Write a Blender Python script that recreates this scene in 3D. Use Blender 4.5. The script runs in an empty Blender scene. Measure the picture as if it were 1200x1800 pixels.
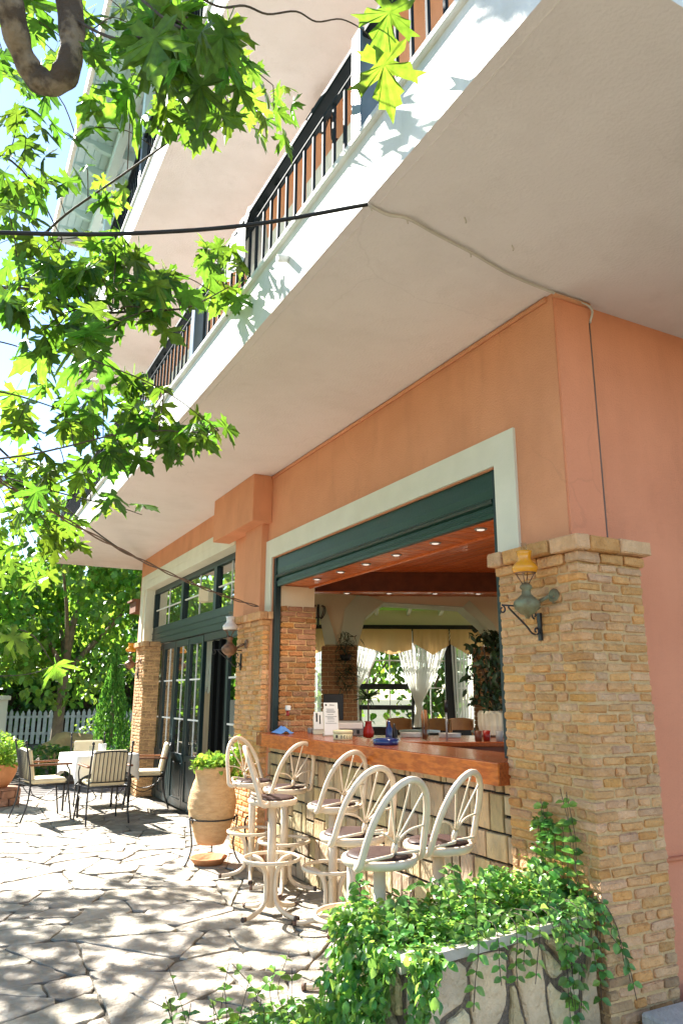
import bpy, bmesh, math, random
import numpy as np
from mathutils import Vector, Matrix, Euler
PI = math.pi
R = math.radians
random.seed(7)
RNG = np.random.default_rng(7)
SC = bpy.context.scene
COL = SC.collection

# ------------------------------------------------------------------ camera, sky, sun, exposure
def setup():
    yaw, pitch, roll = 0.48252883, 0.2432012, 0.00399788
    f = Vector((math.sin(yaw)*math.cos(pitch), math.cos(yaw)*math.cos(pitch), math.sin(pitch)))
    r = Vector((math.cos(yaw), -math.sin(yaw), 0)); u = r.cross(f)
    r2 = math.cos(roll)*r + math.sin(roll)*u; u2 = -math.sin(roll)*r + math.cos(roll)*u
    cd = bpy.data.cameras.new('camera'); cam = bpy.data.objects.new('camera', cd); COL.objects.link(cam)
    cd.sensor_fit = 'VERTICAL'; cd.sensor_height = 36; cd.lens = 1293.1/1800*36
    cd.clip_start = 0.05; cd.clip_end = 600
    cam.matrix_world = Matrix(((r2.x, u2.x, -f.x, 0), (r2.y, u2.y, -f.y, 0), (r2.z, u2.z, -f.z, 1.5), (0, 0, 0, 1)))
    SC.camera = cam
    w = bpy.data.worlds.new('World'); SC.world = w; w.use_nodes = True
    nt = w.node_tree
    bg = nt.nodes['Background']
    sky = nt.nodes.new('ShaderNodeTexSky'); sky.sky_type = 'NISHITA'; sky.sun_disc = False
    S = Vector((-0.41, 1.10, 1.0)).normalized()
    sky.sun_elevation = math.asin(S.z); sky.sun_rotation = math.atan2(S.x, S.y)
    sky.air_density = 1.0; sky.dust_density = .1; sky.ozone_density = 2.2
    nt.links.new(sky.outputs[0], bg.inputs[0]); bg.inputs[1].default_value = 0.075
    ld = bpy.data.lights.new('sun', 'SUN'); ld.energy = 5.0; ld.angle = R(0.5); ld.color = (1, .955, .88)
    lo = bpy.data.objects.new('sun', ld); COL.objects.link(lo)
    lo.rotation_euler = (-S).to_track_quat('-Z', 'Y').to_euler(); lo.location = (-6, 14, 14)
    vs = SC.view_settings
    vs.view_transform = 'Standard'; vs.look = 'None'; vs.gamma = 1; vs.use_curve_mapping = False
    vs.exposure = 2.3
    SC.render.engine = 'CYCLES'
    c = SC.cycles
    c.max_bounces = 10; c.diffuse_bounces = 6; c.glossy_bounces = 4; c.transmission_bounces = 6; c.transparent_max_bounces = 16
    c.use_denoising = True; c.caustics_reflective = False; c.caustics_refractive = False
setup()

# ------------------------------------------------------------------ materials
def newmat(n):
    m = bpy.data.materials.new(n); m.use_nodes = True
    return m, m.node_tree, m.node_tree.nodes['Principled BSDF']
def mat(name, c, c2=None, sc=6, rough=.7, bump=0., bsc=40, metal=0., rnd=0., island=0., spec=.4, stretch=None, det=6, ramp=(.35, .65), coat=0., hue=0., stain=0., crack=0.):
    """principled, base colour mixed by noise, relief by a second noise, per-object / per-island variation"""
    m, nt, p = newmat(name); L = nt.links; N = nt.nodes.new
    p.inputs['Roughness'].default_value = rough; p.inputs['Metallic'].default_value = metal
    p.inputs['Specular IOR Level'].default_value = spec; p.inputs['Coat Weight'].default_value = coat
    tc = N('ShaderNodeTexCoord'); src = tc.outputs['Object']
    if stretch:
        mp = N('ShaderNodeMapping'); mp.inputs['Scale'].default_value = stretch; L.new(src, mp.inputs[0]); src = mp.outputs[0]
    c2 = c2 or tuple(x*.86 for x in c)
    nz = N('ShaderNodeTexNoise'); nz.inputs['Scale'].default_value = sc; nz.inputs['Detail'].default_value = det; L.new(src, nz.inputs['Vector'])
    cr = N('ShaderNodeValToRGB'); cr.color_ramp.elements[0].position, cr.color_ramp.elements[1].position = ramp
    cr.color_ramp.elements[0].color = (*c, 1); cr.color_ramp.elements[1].color = (*c2, 1)
    L.new(nz.outputs[0], cr.inputs[0]); out = cr.outputs[0]
    if rnd or island or hue:
        hs = N('ShaderNodeHueSaturation'); L.new(out, hs.inputs['Color'])
        if island:
            g = N('ShaderNodeNewGeometry'); ro = g.outputs['Random Per Island']; amt = island
        else:
            g = N('ShaderNodeObjectInfo'); ro = g.outputs['Random']; amt = rnd
        mr = N('ShaderNodeMapRange'); mr.inputs[3].default_value = 1-amt; mr.inputs[4].default_value = 1+amt
        L.new(ro, mr.inputs[0]); L.new(mr.outputs[0], hs.inputs['Value'])
        if hue:
            wn = N('ShaderNodeTexWhiteNoise'); wn.noise_dimensions = '1D'; L.new(ro, wn.inputs['W'])
            m2 = N('ShaderNodeMapRange'); m2.inputs[3].default_value = .5-hue; m2.inputs[4].default_value = .5+hue
            L.new(wn.outputs[0], m2.inputs[0]); L.new(m2.outputs[0], hs.inputs['Hue'])
            w2 = N('ShaderNodeTexWhiteNoise'); w2.noise_dimensions = '1D'
            ad = N('ShaderNodeMath'); ad.operation = 'ADD'; ad.inputs[1].default_value = 3.7; L.new(ro, ad.inputs[0]); L.new(ad.outputs[0], w2.inputs['W'])
            m3 = N('ShaderNodeMapRange'); m3.inputs[3].default_value = .86; m3.inputs[4].default_value = 1.10
            L.new(w2.outputs[0], m3.inputs[0]); L.new(m3.outputs[0], hs.inputs['Saturation'])
        out = hs.outputs[0]
    if stain:
        mp2 = N('ShaderNodeMapping'); mp2.inputs['Scale'].default_value = (1, 1, .28); L.new(tc.outputs['Object'], mp2.inputs[0])
        for (s_, lo, amt) in ((1.3, .48, stain), (5.5, .56, stain*.8)):
            n3 = N('ShaderNodeTexNoise'); n3.inputs['Scale'].default_value = s_; n3.inputs['Detail'].default_value = 10; n3.inputs['Roughness'].default_value = .65; L.new(mp2.outputs[0], n3.inputs['Vector'])
            mr3 = N('ShaderNodeMapRange'); mr3.inputs[1].default_value = lo; mr3.inputs[2].default_value = lo+.2; mr3.inputs[3].default_value = 0; mr3.inputs[4].default_value = amt; L.new(n3.outputs[0], mr3.inputs[0])
            mxs = N('ShaderNodeMix'); mxs.data_type = 'RGBA'; mxs.blend_type = 'MULTIPLY'; L.new(mr3.outputs[0], mxs.inputs[0]); L.new(out, mxs.inputs[6]); mxs.inputs[7].default_value = (.55, .50, .44, 1); out = mxs.outputs[2]
    if crack:
        n4 = N('ShaderNodeTexNoise'); n4.inputs['Scale'].default_value = 3; n4.inputs['Detail'].default_value = 6; L.new(tc.outputs['Object'], n4.inputs['Vector'])
        mv = N('ShaderNodeMix'); mv.data_type = 'VECTOR'; mv.inputs[0].default_value = .22; L.new(tc.outputs['Object'], mv.inputs[4]); L.new(n4.outputs['Color'], mv.inputs[5])
        vo = N('ShaderNodeTexVoronoi'); vo.feature = 'DISTANCE_TO_EDGE'; vo.inputs['Scale'].default_value = .9; L.new(mv.outputs[1], vo.inputs['Vector'])
        n5 = N('ShaderNodeTexNoise'); n5.inputs['Scale'].default_value = .8; L.new(tc.outputs['Object'], n5.inputs['Vector'])
        m5 = N('ShaderNodeMapRange'); m5.inputs[1].default_value = .5; m5.inputs[2].default_value = .6; m5.inputs[3].default_value = 0; m5.inputs[4].default_value = crack; L.new(n5.outputs[0], m5.inputs[0])
        m4 = N('ShaderNodeMapRange'); m4.inputs[1].default_value = .0015; m4.inputs[2].default_value = .005; m4.inputs[3].default_value = 1; m4.inputs[4].default_value = 0; L.new(vo.outputs['Distance'], m4.inputs[0])
        mm = N('ShaderNodeMath'); mm.operation = 'MULTIPLY'; L.new(m4.outputs[0], mm.inputs[0]); L.new(m5.outputs[0], mm.inputs[1])
        mxc = N('ShaderNodeMix'); mxc.data_type = 'RGBA'; L.new(mm.outputs[0], mxc.inputs[0]); L.new(out, mxc.inputs[6]); mxc.inputs[7].default_value = (c[0]*.45, c[1]*.42, c[2]*.4, 1); out = mxc.outputs[2]
    L.new(out, p.inputs['Base Color'])
    if bump:
        n2 = N('ShaderNodeTexNoise'); n2.inputs['Scale'].default_value = bsc; n2.inputs['Detail'].default_value = 8; L.new(src, n2.inputs['Vector'])
        b = N('ShaderNodeBump'); b.inputs['Strength'].default_value = min(1, bump); b.inputs['Distance'].default_value = .02 if bump <= 1 else .02*bump
        L.new(n2.outputs[0], b.inputs['Height']); L.new(b.outputs[0], p.inputs['Normal'])
    return m
def leafmat(name, c, ct, trans=.45, rough=.42, var=.3, hue=.02, spec=.35):
    m, nt, p = newmat(name); L = nt.links; N = nt.nodes.new
    p.inputs['Roughness'].default_value = rough; p.inputs['Specular IOR Level'].default_value = spec
    g = N('ShaderNodeNewGeometry'); oi = N('ShaderNodeObjectInfo')
    ad = N('ShaderNodeMath'); ad.operation = 'ADD'; L.new(g.outputs['Random Per Island'], ad.inputs[0]); L.new(oi.outputs['Random'], ad.inputs[1])
    wn = N('ShaderNodeTexWhiteNoise'); wn.noise_dimensions = '1D'; L.new(ad.outputs[0], wn.inputs['W'])
    mr = N('ShaderNodeMapRange'); mr.inputs[3].default_value = 1-var; mr.inputs[4].default_value = 1+var; L.new(wn.outputs[0], mr.inputs[0])
    fr = N('ShaderNodeMath'); fr.operation = 'FRACT'; L.new(ad.outputs[0], fr.inputs[0])
    nl = N('ShaderNodeTexNoise'); nl.inputs['Scale'].default_value = 38; nl.inputs['Detail'].default_value = 4; nl.noise_dimensions = '3D'
    L.new(g.outputs['Position'], nl.inputs['Vector']); ml_ = N('ShaderNodeMapRange'); ml_.inputs[1].default_value = .3; ml_.inputs[2].default_value = .7; ml_.inputs[3].default_value = .72; ml_.inputs[4].default_value = 1.22; L.new(nl.outputs[0], ml_.inputs[0])
    mv_ = N('ShaderNodeMath'); mv_.operation = 'MULTIPLY'; L.new(mr.outputs[0], mv_.inputs[0]); L.new(ml_.outputs[0], mv_.inputs[1])
    mh = N('ShaderNodeMapRange'); mh.inputs[3].default_value = .5-hue; mh.inputs[4].default_value = .5+hue; L.new(fr.outputs[0], mh.inputs[0])
    def hs(col):
        h = N('ShaderNodeHueSaturation'); h.inputs['Color'].default_value = (*col, 1)
        L.new(mv_.outputs[0], h.inputs['Value']); L.new(mh.outputs[0], h.inputs['Hue']); return h.outputs[0]
    L.new(hs(c), p.inputs['Base Color'])
    t = N('ShaderNodeBsdfTranslucent'); L.new(hs(ct), t.inputs[0])
    mx = N('ShaderNodeMixShader'); mx.inputs[0].default_value = trans
    L.new(p.outputs[0], mx.inputs[1]); L.new(t.outputs[0], mx.inputs[2])
    L.new(mx.outputs[0], nt.nodes['Material Output'].inputs[0])
    return m
def glassmat(name, tint=(.9, .95, .93), refl=1.0):
    m, nt, p = newmat(name); L = nt.links; N = nt.nodes.new
    nt.nodes.remove(p)
    fz = N('ShaderNodeFresnel'); fz.inputs[0].default_value = 1.5
    ml = N('ShaderNodeMath'); ml.operation = 'MULTIPLY'; ml.inputs[1].default_value = refl; ml.use_clamp = True; L.new(fz.outputs[0], ml.inputs[0])
    tr = N('ShaderNodeBsdfTransparent'); tr.inputs[0].default_value = (*tint, 1)
    gl = N('ShaderNodeBsdfGlossy'); gl.inputs['Roughness'].default_value = 0.0
    g = N('ShaderNodeNewGeometry'); sb = N('ShaderNodeMath'); sb.operation = 'SUBTRACT'; sb.use_clamp = True; L.new(ml.outputs[0], sb.inputs[0]); L.new(g.outputs['Backfacing'], sb.inputs[1])
    mx = N('ShaderNodeMixShader'); L.new(sb.outputs[0], mx.inputs[0]); L.new(tr.outputs[0], mx.inputs[1]); L.new(gl.outputs[0], mx.inputs[2])
    L.new(mx.outputs[0], nt.nodes['Material Output'].inputs[0])
    return m
def clothmat(name, c, trans=.4, rough=.9):
    m, nt, p = newmat(name); L = nt.links; N = nt.nodes.new
    p.inputs['Base Color'].default_value = (*c, 1); p.inputs['Roughness'].default_value = rough; p.inputs['Specular IOR Level'].default_value = .1
    t = N('ShaderNodeBsdfTranslucent'); t.inputs[0].default_value = (*c, 1)
    mx = N('ShaderNodeMixShader'); mx.inputs[0].default_value = trans
    L.new(p.outputs[0], mx.inputs[1]); L.new(t.outputs[0], mx.inputs[2]); L.new(mx.outputs[0], nt.nodes['Material Output'].inputs[0])
    return m

X = {}
X['orange'] = mat('terracotta_paint', (.72, .325, .175), (.67, .295, .155), 3, .85, .35, 90, stain=.28, crack=.13)
X['pink'] = mat('pink_terracotta_paint', (.76, .29, .155), (.71, .265, .14), 2.5, .85, .35, 90, stain=.25, crack=.13)
X['cream'] = mat('cream_trim_paint', (.74, .72, .60), (.69, .67, .55), 4, .8, .15, 120)
X['white'] = mat('white_slab_paint', (.82, .82, .80), (.75, .75, .72), 3, .75, .25, 60, stain=.42)
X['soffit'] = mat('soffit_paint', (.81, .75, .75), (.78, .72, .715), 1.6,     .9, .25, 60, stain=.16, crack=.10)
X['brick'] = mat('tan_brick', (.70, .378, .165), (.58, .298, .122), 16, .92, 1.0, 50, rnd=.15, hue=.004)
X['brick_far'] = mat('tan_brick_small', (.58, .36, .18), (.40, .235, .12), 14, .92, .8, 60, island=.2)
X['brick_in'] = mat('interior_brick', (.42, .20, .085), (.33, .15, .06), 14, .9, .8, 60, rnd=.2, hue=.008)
X['mortar'] = mat('tan_mortar', (.70, .47, .235), (.60, .39, .185), 25, .95, .8, 80)
X['flag'] = mat('flagstone', (.42, .375, .305), (.25, .22, .175), 6, .8, 1.5, 18, rnd=.2, hue=.010, det=10, stain=.3)
X['flag_joint'] = mat('patio_mortar', (.085, .070, .052), (.14, .12, .09), 12, .95, .7, 60)
X['clad'] = mat('cladding_stone', (.56, .42, .235), (.35, .27, .16), 9, .8, 1.0, 45, rnd=.22, hue=.02, stretch=(1, 1, .35), det=10)
X['clad_joint'] = mat('black_joint', (.022, .02, .02), None, 20, .9, .3, 60)
X['crazy'] = mat('planter_stone', (.74, .58, .34), (.50, .385, .215), 6, .85, 1.4, 35, rnd=.2, hue=.015, det=9)
X['crazy_joint'] = mat('grey_rough_mortar', (.25, .195, .14), (.15, .115, .085), 60, .95, 1.0, 120)
X['marble'] = mat('white_marble_coping', (.50, .455, .37), (.38, .34, .27), 9, .7, .2, 40)
X['concrete'] = mat('pale_concrete', (.58, .56, .50), (.47, .45, .40), 12, .9, .5, 70)
X['burl'] = mat('counter_burl_edge', (.60, .165, .024), (.40, .090, .012), 60, .40, .1, 60, stretch=(1, .22, 1), ramp=(.38, .62), coat=.05, spec=.25)
X['wood_top'] = mat('counter_top_wood', (.36, .085, .020), (.22, .048, .012), 9, .22, .05, 40, stretch=(9, .6, 9), coat=.1, spec=.35)
X['ceil_wood'] = mat('red_pine_boards', (.62, .17, .04), (.50, .12, .026), 8, .38, .12, 50, stretch=(3, 3, 3), rnd=.16, coat=.15)
X['dark_wood'] = mat('dark_red_wood', (.17, .045, .018), (.11, .03, .012), 10, .4, .1, 40, rnd=.15)
X['green'] = mat('dark_green_paint', (.007, .040, .029), (.006, .033, .024), 5, .36, .08, 50, spec=.35)
X['door_paint'] = mat('dark_bluegreen_paint', (.011, .028, .032), (.009, .023, .026), 6, .36, .08, 60, spec=.35)
X['rail_paint'] = mat('railing_paint', (.016, .022, .026), (.012, .017, .020), 8, .7, .05, 60, spec=.1)
X['post_paint'] = mat('railing_post_paint', (.11, .15, .165), (.09, .12, .14), 8, .33, .05, 60, spec=.6)
X['iron'] = mat('black_wrought_iron', (.018, .017, .018), None, 20, .45, .2, 80, spec=.5)
X['white_strip'] = mat('white_strip', (.80, .80, .78), None, 8, .4)
X['glass'] = glassmat('window_glass', (.72, .80, .78), 3.2)
X['glass_clear'] = glassmat('clear_glass', (.95, .97, .96), 1.0)
X['black'] = mat('black_plastic', (.012, .012, .013), None, 9, .4)
X['matte_black'] = mat('matte_black', (.008, .009, .009), None, 9, .9, spec=.05)
X['grey'] = mat('grey_enamel', (.32, .32, .31), None, 6, .4)
X['sky_tint_board'] = mat('sky_tinted_boards', (.58, .77, .80), (.53, .72, .76), 5, .7, .1, 60, rnd=.05)  # bluish sky reflection put into the colour of white boards
X['inner_cream'] = mat('interior_cream_plaster', (.85, .74, .54), (.82, .70, .50), 2.5, .9, .1, 90)
X['sage'] = mat('sage_plaster', (.66, .72, .58), (.62, .68, .54), 3, .85, .1, 90)
X['floor_tile'] = mat('interior_floor', (.60, .47, .33), (.52, .40, .28), 4, .4)
X['stool'] = mat('cream_enamel_tube', (.70, .585, .44), (.60, .48, .35), 9, .38, .05, 60, spec=.5)
X['rust'] = mat('worn_tube_end', (.06, .045, .04), (.20, .11, .07), 60, .8, .4, 90, ramp=(.45, .6))
X['vinyl'] = mat('brown_vinyl', (.040, .019, .016), (.03, .014, .012), 8, .5, .1, 60, spec=.2)
X['terra'] = mat('terracotta', (.64, .41, .215), (.54, .325, .155), 14, .9, .6, 45, stretch=(1, 1, 3.2))
X['terra_pot'] = mat('terracotta_smooth', (.55, .24, .10), (.46, .19, .075), 8, .85, .3, 40)
X['cushion'] = mat('cream_cushion', (.78, .68, .47), (.72, .61, .40), 6, .95, .15, 140)
X['arm_wood'] = mat('armrest_wood', (.22, .085, .035), (.15, .055, .022), 12, .4, .1, 40, stretch=(1, 5, 5))
X['linen'] = mat('white_linen', (.82, .81, .78), (.77, .76, .73), 5, .9, .1, 120)
X['picket'] = mat('old_white_picket', (.62, .61, .56), (.47, .46, .41), 9, .85, .3, 50, rnd=.1)
X['bark'] = mat('plane_bark', (.25, .19, .13), (.085, .06, .042), 7, .9, 1.2, 26, ramp=(.44, .53), det=9)
X['twig'] = mat('twig_bark', (.06, .042, .03), (.10, .075, .05), 20, .85, .4, 60)
X['trunk_far'] = mat('pale_trunk', (.23, .175, .115), (.15, .11, .075), 8, .9, .7, 25)
X['soil'] = mat('soil', (.085, .062, .042), (.05, .036, .025), 14, .98, .8, 40)
X['earth'] = mat('garden_earth', (.12, .10, .062), (.06, .075, .03), 1.2, .98, .8, 14)
X['deck'] = mat('weathered_deck', (.11, .095, .085), (.07, .06, .055), 5, .8, .3, 40, rnd=.2)
X['rock'] = mat('ochre_rock', (.44, .31, .12), (.30, .20, .08), 5, .9, 1.0, 10)
X['cable_black'] = mat('black_cable', (.012, .012, .013), None, 9, .5)
X['cable_white'] = mat('painted_cable', (.62, .56, .50), None, 9, .7)
X['cable_tan'] = mat('twisted_cable', (.20, .13, .10), None, 9, .7)
X['amber'] = mat('amber_glass', (.80, .33, .015), (.70, .27, .01), 3, .12, coat=.5)
X['opal'] = mat('opal_glass', (.80, .76, .76), None, 3, .15, coat=.5)
X['verdigris'] = mat('verdigris_brass', (.24, .25, .15), (.16, .12, .06), 18, .6, .4, 50, metal=.3)
X['copper'] = mat('aged_copper', (.28, .15, .09), (.14, .08, .05), 18, .5, .3, 50, metal=.4)
X['burlap'] = clothmat('ochre_valance', (.72, .45, .20), .45)
X['roof_sheet'] = clothmat('green_roof_sheet', (.20, .27, .09), .55, .5)
X['string'] = clothmat('white_strings', (.80, .78, .72), .45)
X['paper'] = mat('paper', (.80, .80, .76), None, 5, .7)
X['menu_holder'] = mat('menu_holder', (.62, .57, .42), None, 5, .5)
X['ink'] = mat('dark_ink', (.03, .03, .03), None, 5, .7)
X['tin'] = mat('cream_tin', (.75, .66, .38), None, 5, .35)
X['red'] = mat('red_glaze', (.30, .02, .015), None, 5, .25)
X['blue'] = mat('blue_glaze', (.015, .035, .16), None, 5, .15, coat=.5)
X['blue_cloth'] = mat('blue_cloth', (.10, .26, .62), (.08, .21, .52), 9, .9)
X['chair_wood'] = mat('bentwood', (.45, .20, .06), (.36, .15, .045), 9, .4)
X['straws'] = mat('straw_sticks', (.36, .16, .06), (.25, .1, .04), 30, .6)
X['ivory'] = mat('ivory_pot', (.66, .64, .50), (.58, .56, .42), 5, .55)
X['lens'] = mat('lamp_lens', (.75, .75, .75), None, 5, .2)
lp = X['lens'].node_tree.nodes['Principled BSDF']; lp.inputs['Emission Color'].default_value = (1, .9, .78, 1); lp.inputs['Emission Strength'].default_value = .16
X['socle'] = mat('pedestal_stone', (.40, .20, .12), (.30, .15, .09), 7, .9, .8, 30, rnd=.2)
X['plane_leaf'] = leafmat('plane_leaf', (.036, .088, .018), (.205, .40, .028), .46, .40, .35, .025)
X['bright_leaf'] = leafmat('mulberry_leaf', (.085, .20, .036), (.30, .52, .045), .5, .36, .35, .03, .5)
X['dark_leaf'] = leafmat('garden_leaf', (.06, .14, .03), (.20, .34, .035), .4, .42, .35, .02)
X['cypress'] = leafmat('cypress_leaf', (.06, .20, .03), (.16, .38, .04), .35, .6, .3, .015)
X['vinca'] = leafmat('periwinkle_leaf', (.12, .28, .06), (.36, .60, .09), .4, .28, .45, .03, .5)
X['sedum'] = leafmat('succulent_leaf', (.20, .36, .045), (.36, .55, .06), .35, .4, .3, .03)
X['house_leaf'] = leafmat('house_plant_leaf', (.020, .045, .018), (.05, .10, .02), .25, .4, .35, .02)
X['roof_tile'] = mat('brown_tile', (.22, .10, .06), None, 6, .8)

# ------------------------------------------------------------------ mesh helpers
class MB:
    """collects primitives; .out() links them as ONE mesh object"""
    def __init__(s): s.bm = bmesh.new()
    def box(s, a, b, M=None, bev=0.):
        x0, y0, z0 = (min(a[i], b[i]) for i in range(3)); x1, y1, z1 = (max(a[i], b[i]) for i in range(3))
        v = [s.bm.verts.new(p) for p in ((x0,y0,z0),(x1,y0,z0),(x1,y1,z0),(x0,y1,z0),(x0,y0,z1),(x1,y0,z1),(x1,y1,z1),(x0,y1,z1))]
        if M is not None:
            for q in v: q.co = M @ q.co
        fs = [s.bm.faces.new([v[i] for i in q]) for q in ((0,3,2,1),(4,5,6,7),(0,1,5,4),(1,2,6,5),(2,3,7,6),(3,0,4,7))]
        if bev:
            es = list({e for f in fs for e in f.edges})
            bmesh.ops.bevel(s.bm, geom=es, offset=bev, segments=1, affect='EDGES')
        return s
    def prism(s, pts, z0, z1, ax='z', top_in=0.):
        """polygon pts (2-D, ccw) extruded along an axis"""
        def P(p, h): return {'z': (p[0], p[1], h), 'x': (h, p[0], p[1]), 'y': (p[0], h, p[1])}[ax]
        a = [s.bm.verts.new(P(p, z0)) for p in pts]; b = [s.bm.verts.new(P(p, z1)) for p in pts]; n = len(pts)
        s.bm.faces.new(b); s.bm.faces.new(a[::-1])
        for i in range(n): s.bm.faces.new((a[i], a[(i+1) % n], b[(i+1) % n], b[i]))
        return s
    def tube(s, pts, r, n=8, closed=False, cap=True):
        pts = [Vector(p) for p in pts]; m = len(pts)
        rs = r if isinstance(r, (list, tuple)) else [r]*m
        rings = []; up = None
        for i, p in enumerate(pts):
            if closed: d = pts[(i+1) % m]-pts[i-1]
            else: d = pts[min(i+1, m-1)]-pts[max(i-1, 0)]
            if d.length < 1e-9: d = Vector((0, 0, 1))
            d.normalize()
            if up is None: up = Vector((0, 0, 1)) if abs(d.z) < .9 else Vector((1, 0, 0))
            sx = d.cross(up)
            if sx.length < 1e-4: sx = d.cross(Vector((0, 1, 0)))
            sx.normalize(); up = sx.cross(d).normalized()
            rings.append([s.bm.verts.new(p+(sx*math.cos(2*PI*k/n)+up*math.sin(2*PI*k/n))*rs[i]) for k in range(n)])
        for i in range(m if closed else m-1):
            A, B = rings[i], rings[(i+1) % m]; o = 0
            if closed and i == m-1:
                o = min(range(n), key=lambda q: (A[0].co-B[q].co).length)
            for k in range(n):
                f = s.bm.faces.new((A[k], A[(k+1) % n], B[(k+1+o) % n], B[(k+o) % n])); f.smooth = True
        if cap and not closed:
            s.bm.faces.new(rings[0][::-1]); s.bm.faces.new(rings[-1])
        return s
    def lathe(s, prof, c=(0, 0, 0), n=24, smooth=True, wob=0.):
        """profile [(r,z)] turned about a vertical axis at c"""
        rings = []
        for r, z in prof:
            rings.append([s.bm.verts.new((c[0]+(r*(1+wob*random.uniform(-1, 1)))*math.cos(2*PI*k/n), c[1]+r*math.sin(2*PI*k/n), c[2]+z)) for k in range(n)])
        for A, B in zip(rings, rings[1:]):
            for k in range(n):
                f = s.bm.faces.new((A[k], A[(k+1) % n], B[(k+1) % n], B[k])); f.smooth = smooth
        s.bm.faces.new(rings[0][::-1]); s.bm.faces.new(rings[-1])
        return s
    def quad(s, *p):
        s.bm.faces.new([s.bm.verts.new(q) for q in p]); return s
    def jitter(s, a):
        for v in s.bm.verts: v.co += Vector((random.uniform(-a, a), random.uniform(-a, a), random.uniform(-a, a)))
        return s
    def xf(s, M):
        bmesh.ops.transform(s.bm, matrix=M, verts=s.bm.verts); return s
    def out(s, name, m, parent=None, recalc=True, label=None):
        if recalc: bmesh.ops.recalc_face_normals(s.bm, faces=s.bm.faces)
        me = bpy.data.meshes.new(name); s.bm.to_mesh(me); s.bm.free()
        return link(name, me, m, parent, label)
def link(name, me, m, parent=None, label=None):
    if m is not None and not me.materials: me.materials.append(X[m] if isinstance(m, str) else m)
    o = bpy.data.objects.new(name, me); COL.objects.link(o)
    if parent is not None:
        o.parent = parent
        if not parent.get('local'):
            o.matrix_parent_inverse = ROOT[parent.name] if parent.name in ROOT else ROOT.get(parent.get('rootname', ''), Matrix())
    if label: o['label'] = label
    return o
ROOT = {}
def thing(name, label, cat, loc=(0, 0, 0), group=None, local=False, rz=0., kind=None):
    """an Empty at the thing's base; children of a non-local thing are written in world coordinates"""
    o = bpy.data.objects.new(name, None); COL.objects.link(o); o.location = loc; o.rotation_euler = (0, 0, rz)
    o.empty_display_size = .1
    tag(o, label, cat, group, kind)
    if local: o['local'] = 1
    else: ROOT[o.name] = Matrix.Translation(-Vector(loc))
    return o
def tag(o, label=None, cat=None, group=None, kind=None):
    if label: o['label'] = label
    if cat: o['category'] = cat
    if group: o['group'] = group
    if kind: o['kind'] = kind
    return o
def dup(root, loc, rz, label, group=None):
    r = root.copy(); COL.objects.link(r); r.location = loc; r.rotation_euler = (0, 0, rz); r['label'] = label
    if group: r['group'] = group
    for ch in list(root.children):
        c = ch.copy(); COL.objects.link(c); c.parent = r
        for g in list(ch.children):
            d = g.copy(); COL.objects.link(d); d.parent = c
    return r
def arc(c, r, a0, a1, n, plane='xz', sx=1., sy=1.):
    o = []
    for i in range(n+1):
        a = a0+(a1-a0)*i/n; u, v = r*sx*math.cos(a), r*sy*math.sin(a)
        o.append({'xz': (c[0]+u, c[1], c[2]+v), 'yz': (c[0], c[1]+u, c[2]+v), 'xy': (c[0]+u, c[1]+v, c[2])}[plane])
    return o
def catmull(P, n=8):
    P = [np.array(p, float) for p in P]; Q = [2*P[0]-P[1]]+P+[2*P[-1]-P[-2]]; o = []
    for i in range(1, len(Q)-2):
        a, b, c, d = Q[i-1:i+3]
        for k in range(n):
            t = k/n
            o.append(.5*((2*b)+(c-a)*t+(2*a-5*b+4*c-d)*t*t+(3*b-a-3*c+d)*t**3))
    o.append(P[-1]); return [tuple(x) for x in o]
def instances(name, tv, tf, pos, rot, scl, m, parent=None, kind=None):
    """many copies of one small template joined into ONE mesh. rot: (N,3,3)"""
    tv = np.asarray(tv, float); n = len(pos); k = len(tv)
    V = np.einsum('nij,kj->nki', rot, tv)*np.asarray(scl).reshape(n, 1, -1)+np.asarray(pos)[:, None, :]
    V = V.reshape(-1, 3)
    ls = np.array([len(f) for f in tf]); flat = np.concatenate([np.array(f) for f in tf])
    loops = (flat[None, :]+(np.arange(n)*k)[:, None]).ravel()
    tot = np.tile(ls, n); start = np.concatenate([[0], np.cumsum(tot)[:-1]])
    me = bpy.data.meshes.new(name); me.vertices.add(len(V)); me.vertices.foreach_set('co', V.ravel())
    me.loops.add(len(loops)); me.loops.foreach_set('vertex_index', loops.astype(np.int32))
    me.polygons.add(len(tot)); me.polygons.foreach_set('loop_start', start.astype(np.int32)); me.polygons.foreach_set('loop_total', tot.astype(np.int32))
    me.update(calc_edges=True); me.validate()
    o = link(name, me, m, parent)
    if kind: o['kind'] = kind
    return o
def rots(n, tilt=1.0, down=0., rng=RNG):
    """leaf frames: x across, y along the blade (tip), z normal; normals mostly up, tips drooping by `down`"""
    th = rng.uniform(0, 2*PI, n); ph = rng.normal(0, tilt, n); ps = rng.normal(down, tilt*.6, n)
    cz, sz = np.cos(th), np.sin(th); cx, sx_ = np.cos(-ps), np.sin(-ps); cy, sy = np.cos(ph), np.sin(ph)
    Z = np.zeros((n, 3, 3)); Z[:, 0, 0] = cz; Z[:, 0, 1] = -sz; Z[:, 1, 0] = sz; Z[:, 1, 1] = cz; Z[:, 2, 2] = 1
    A = np.zeros((n, 3, 3)); A[:, 0, 0] = 1; A[:, 1, 1] = cx; A[:, 1, 2] = -sx_; A[:, 2, 1] = sx_; A[:, 2, 2] = cx
    B = np.zeros((n, 3, 3)); B[:, 1, 1] = 1; B[:, 0, 0] = cy; B[:, 0, 2] = sy; B[:, 2, 0] = -sy; B[:, 2, 2] = cy
    return Z @ A @ B
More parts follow.
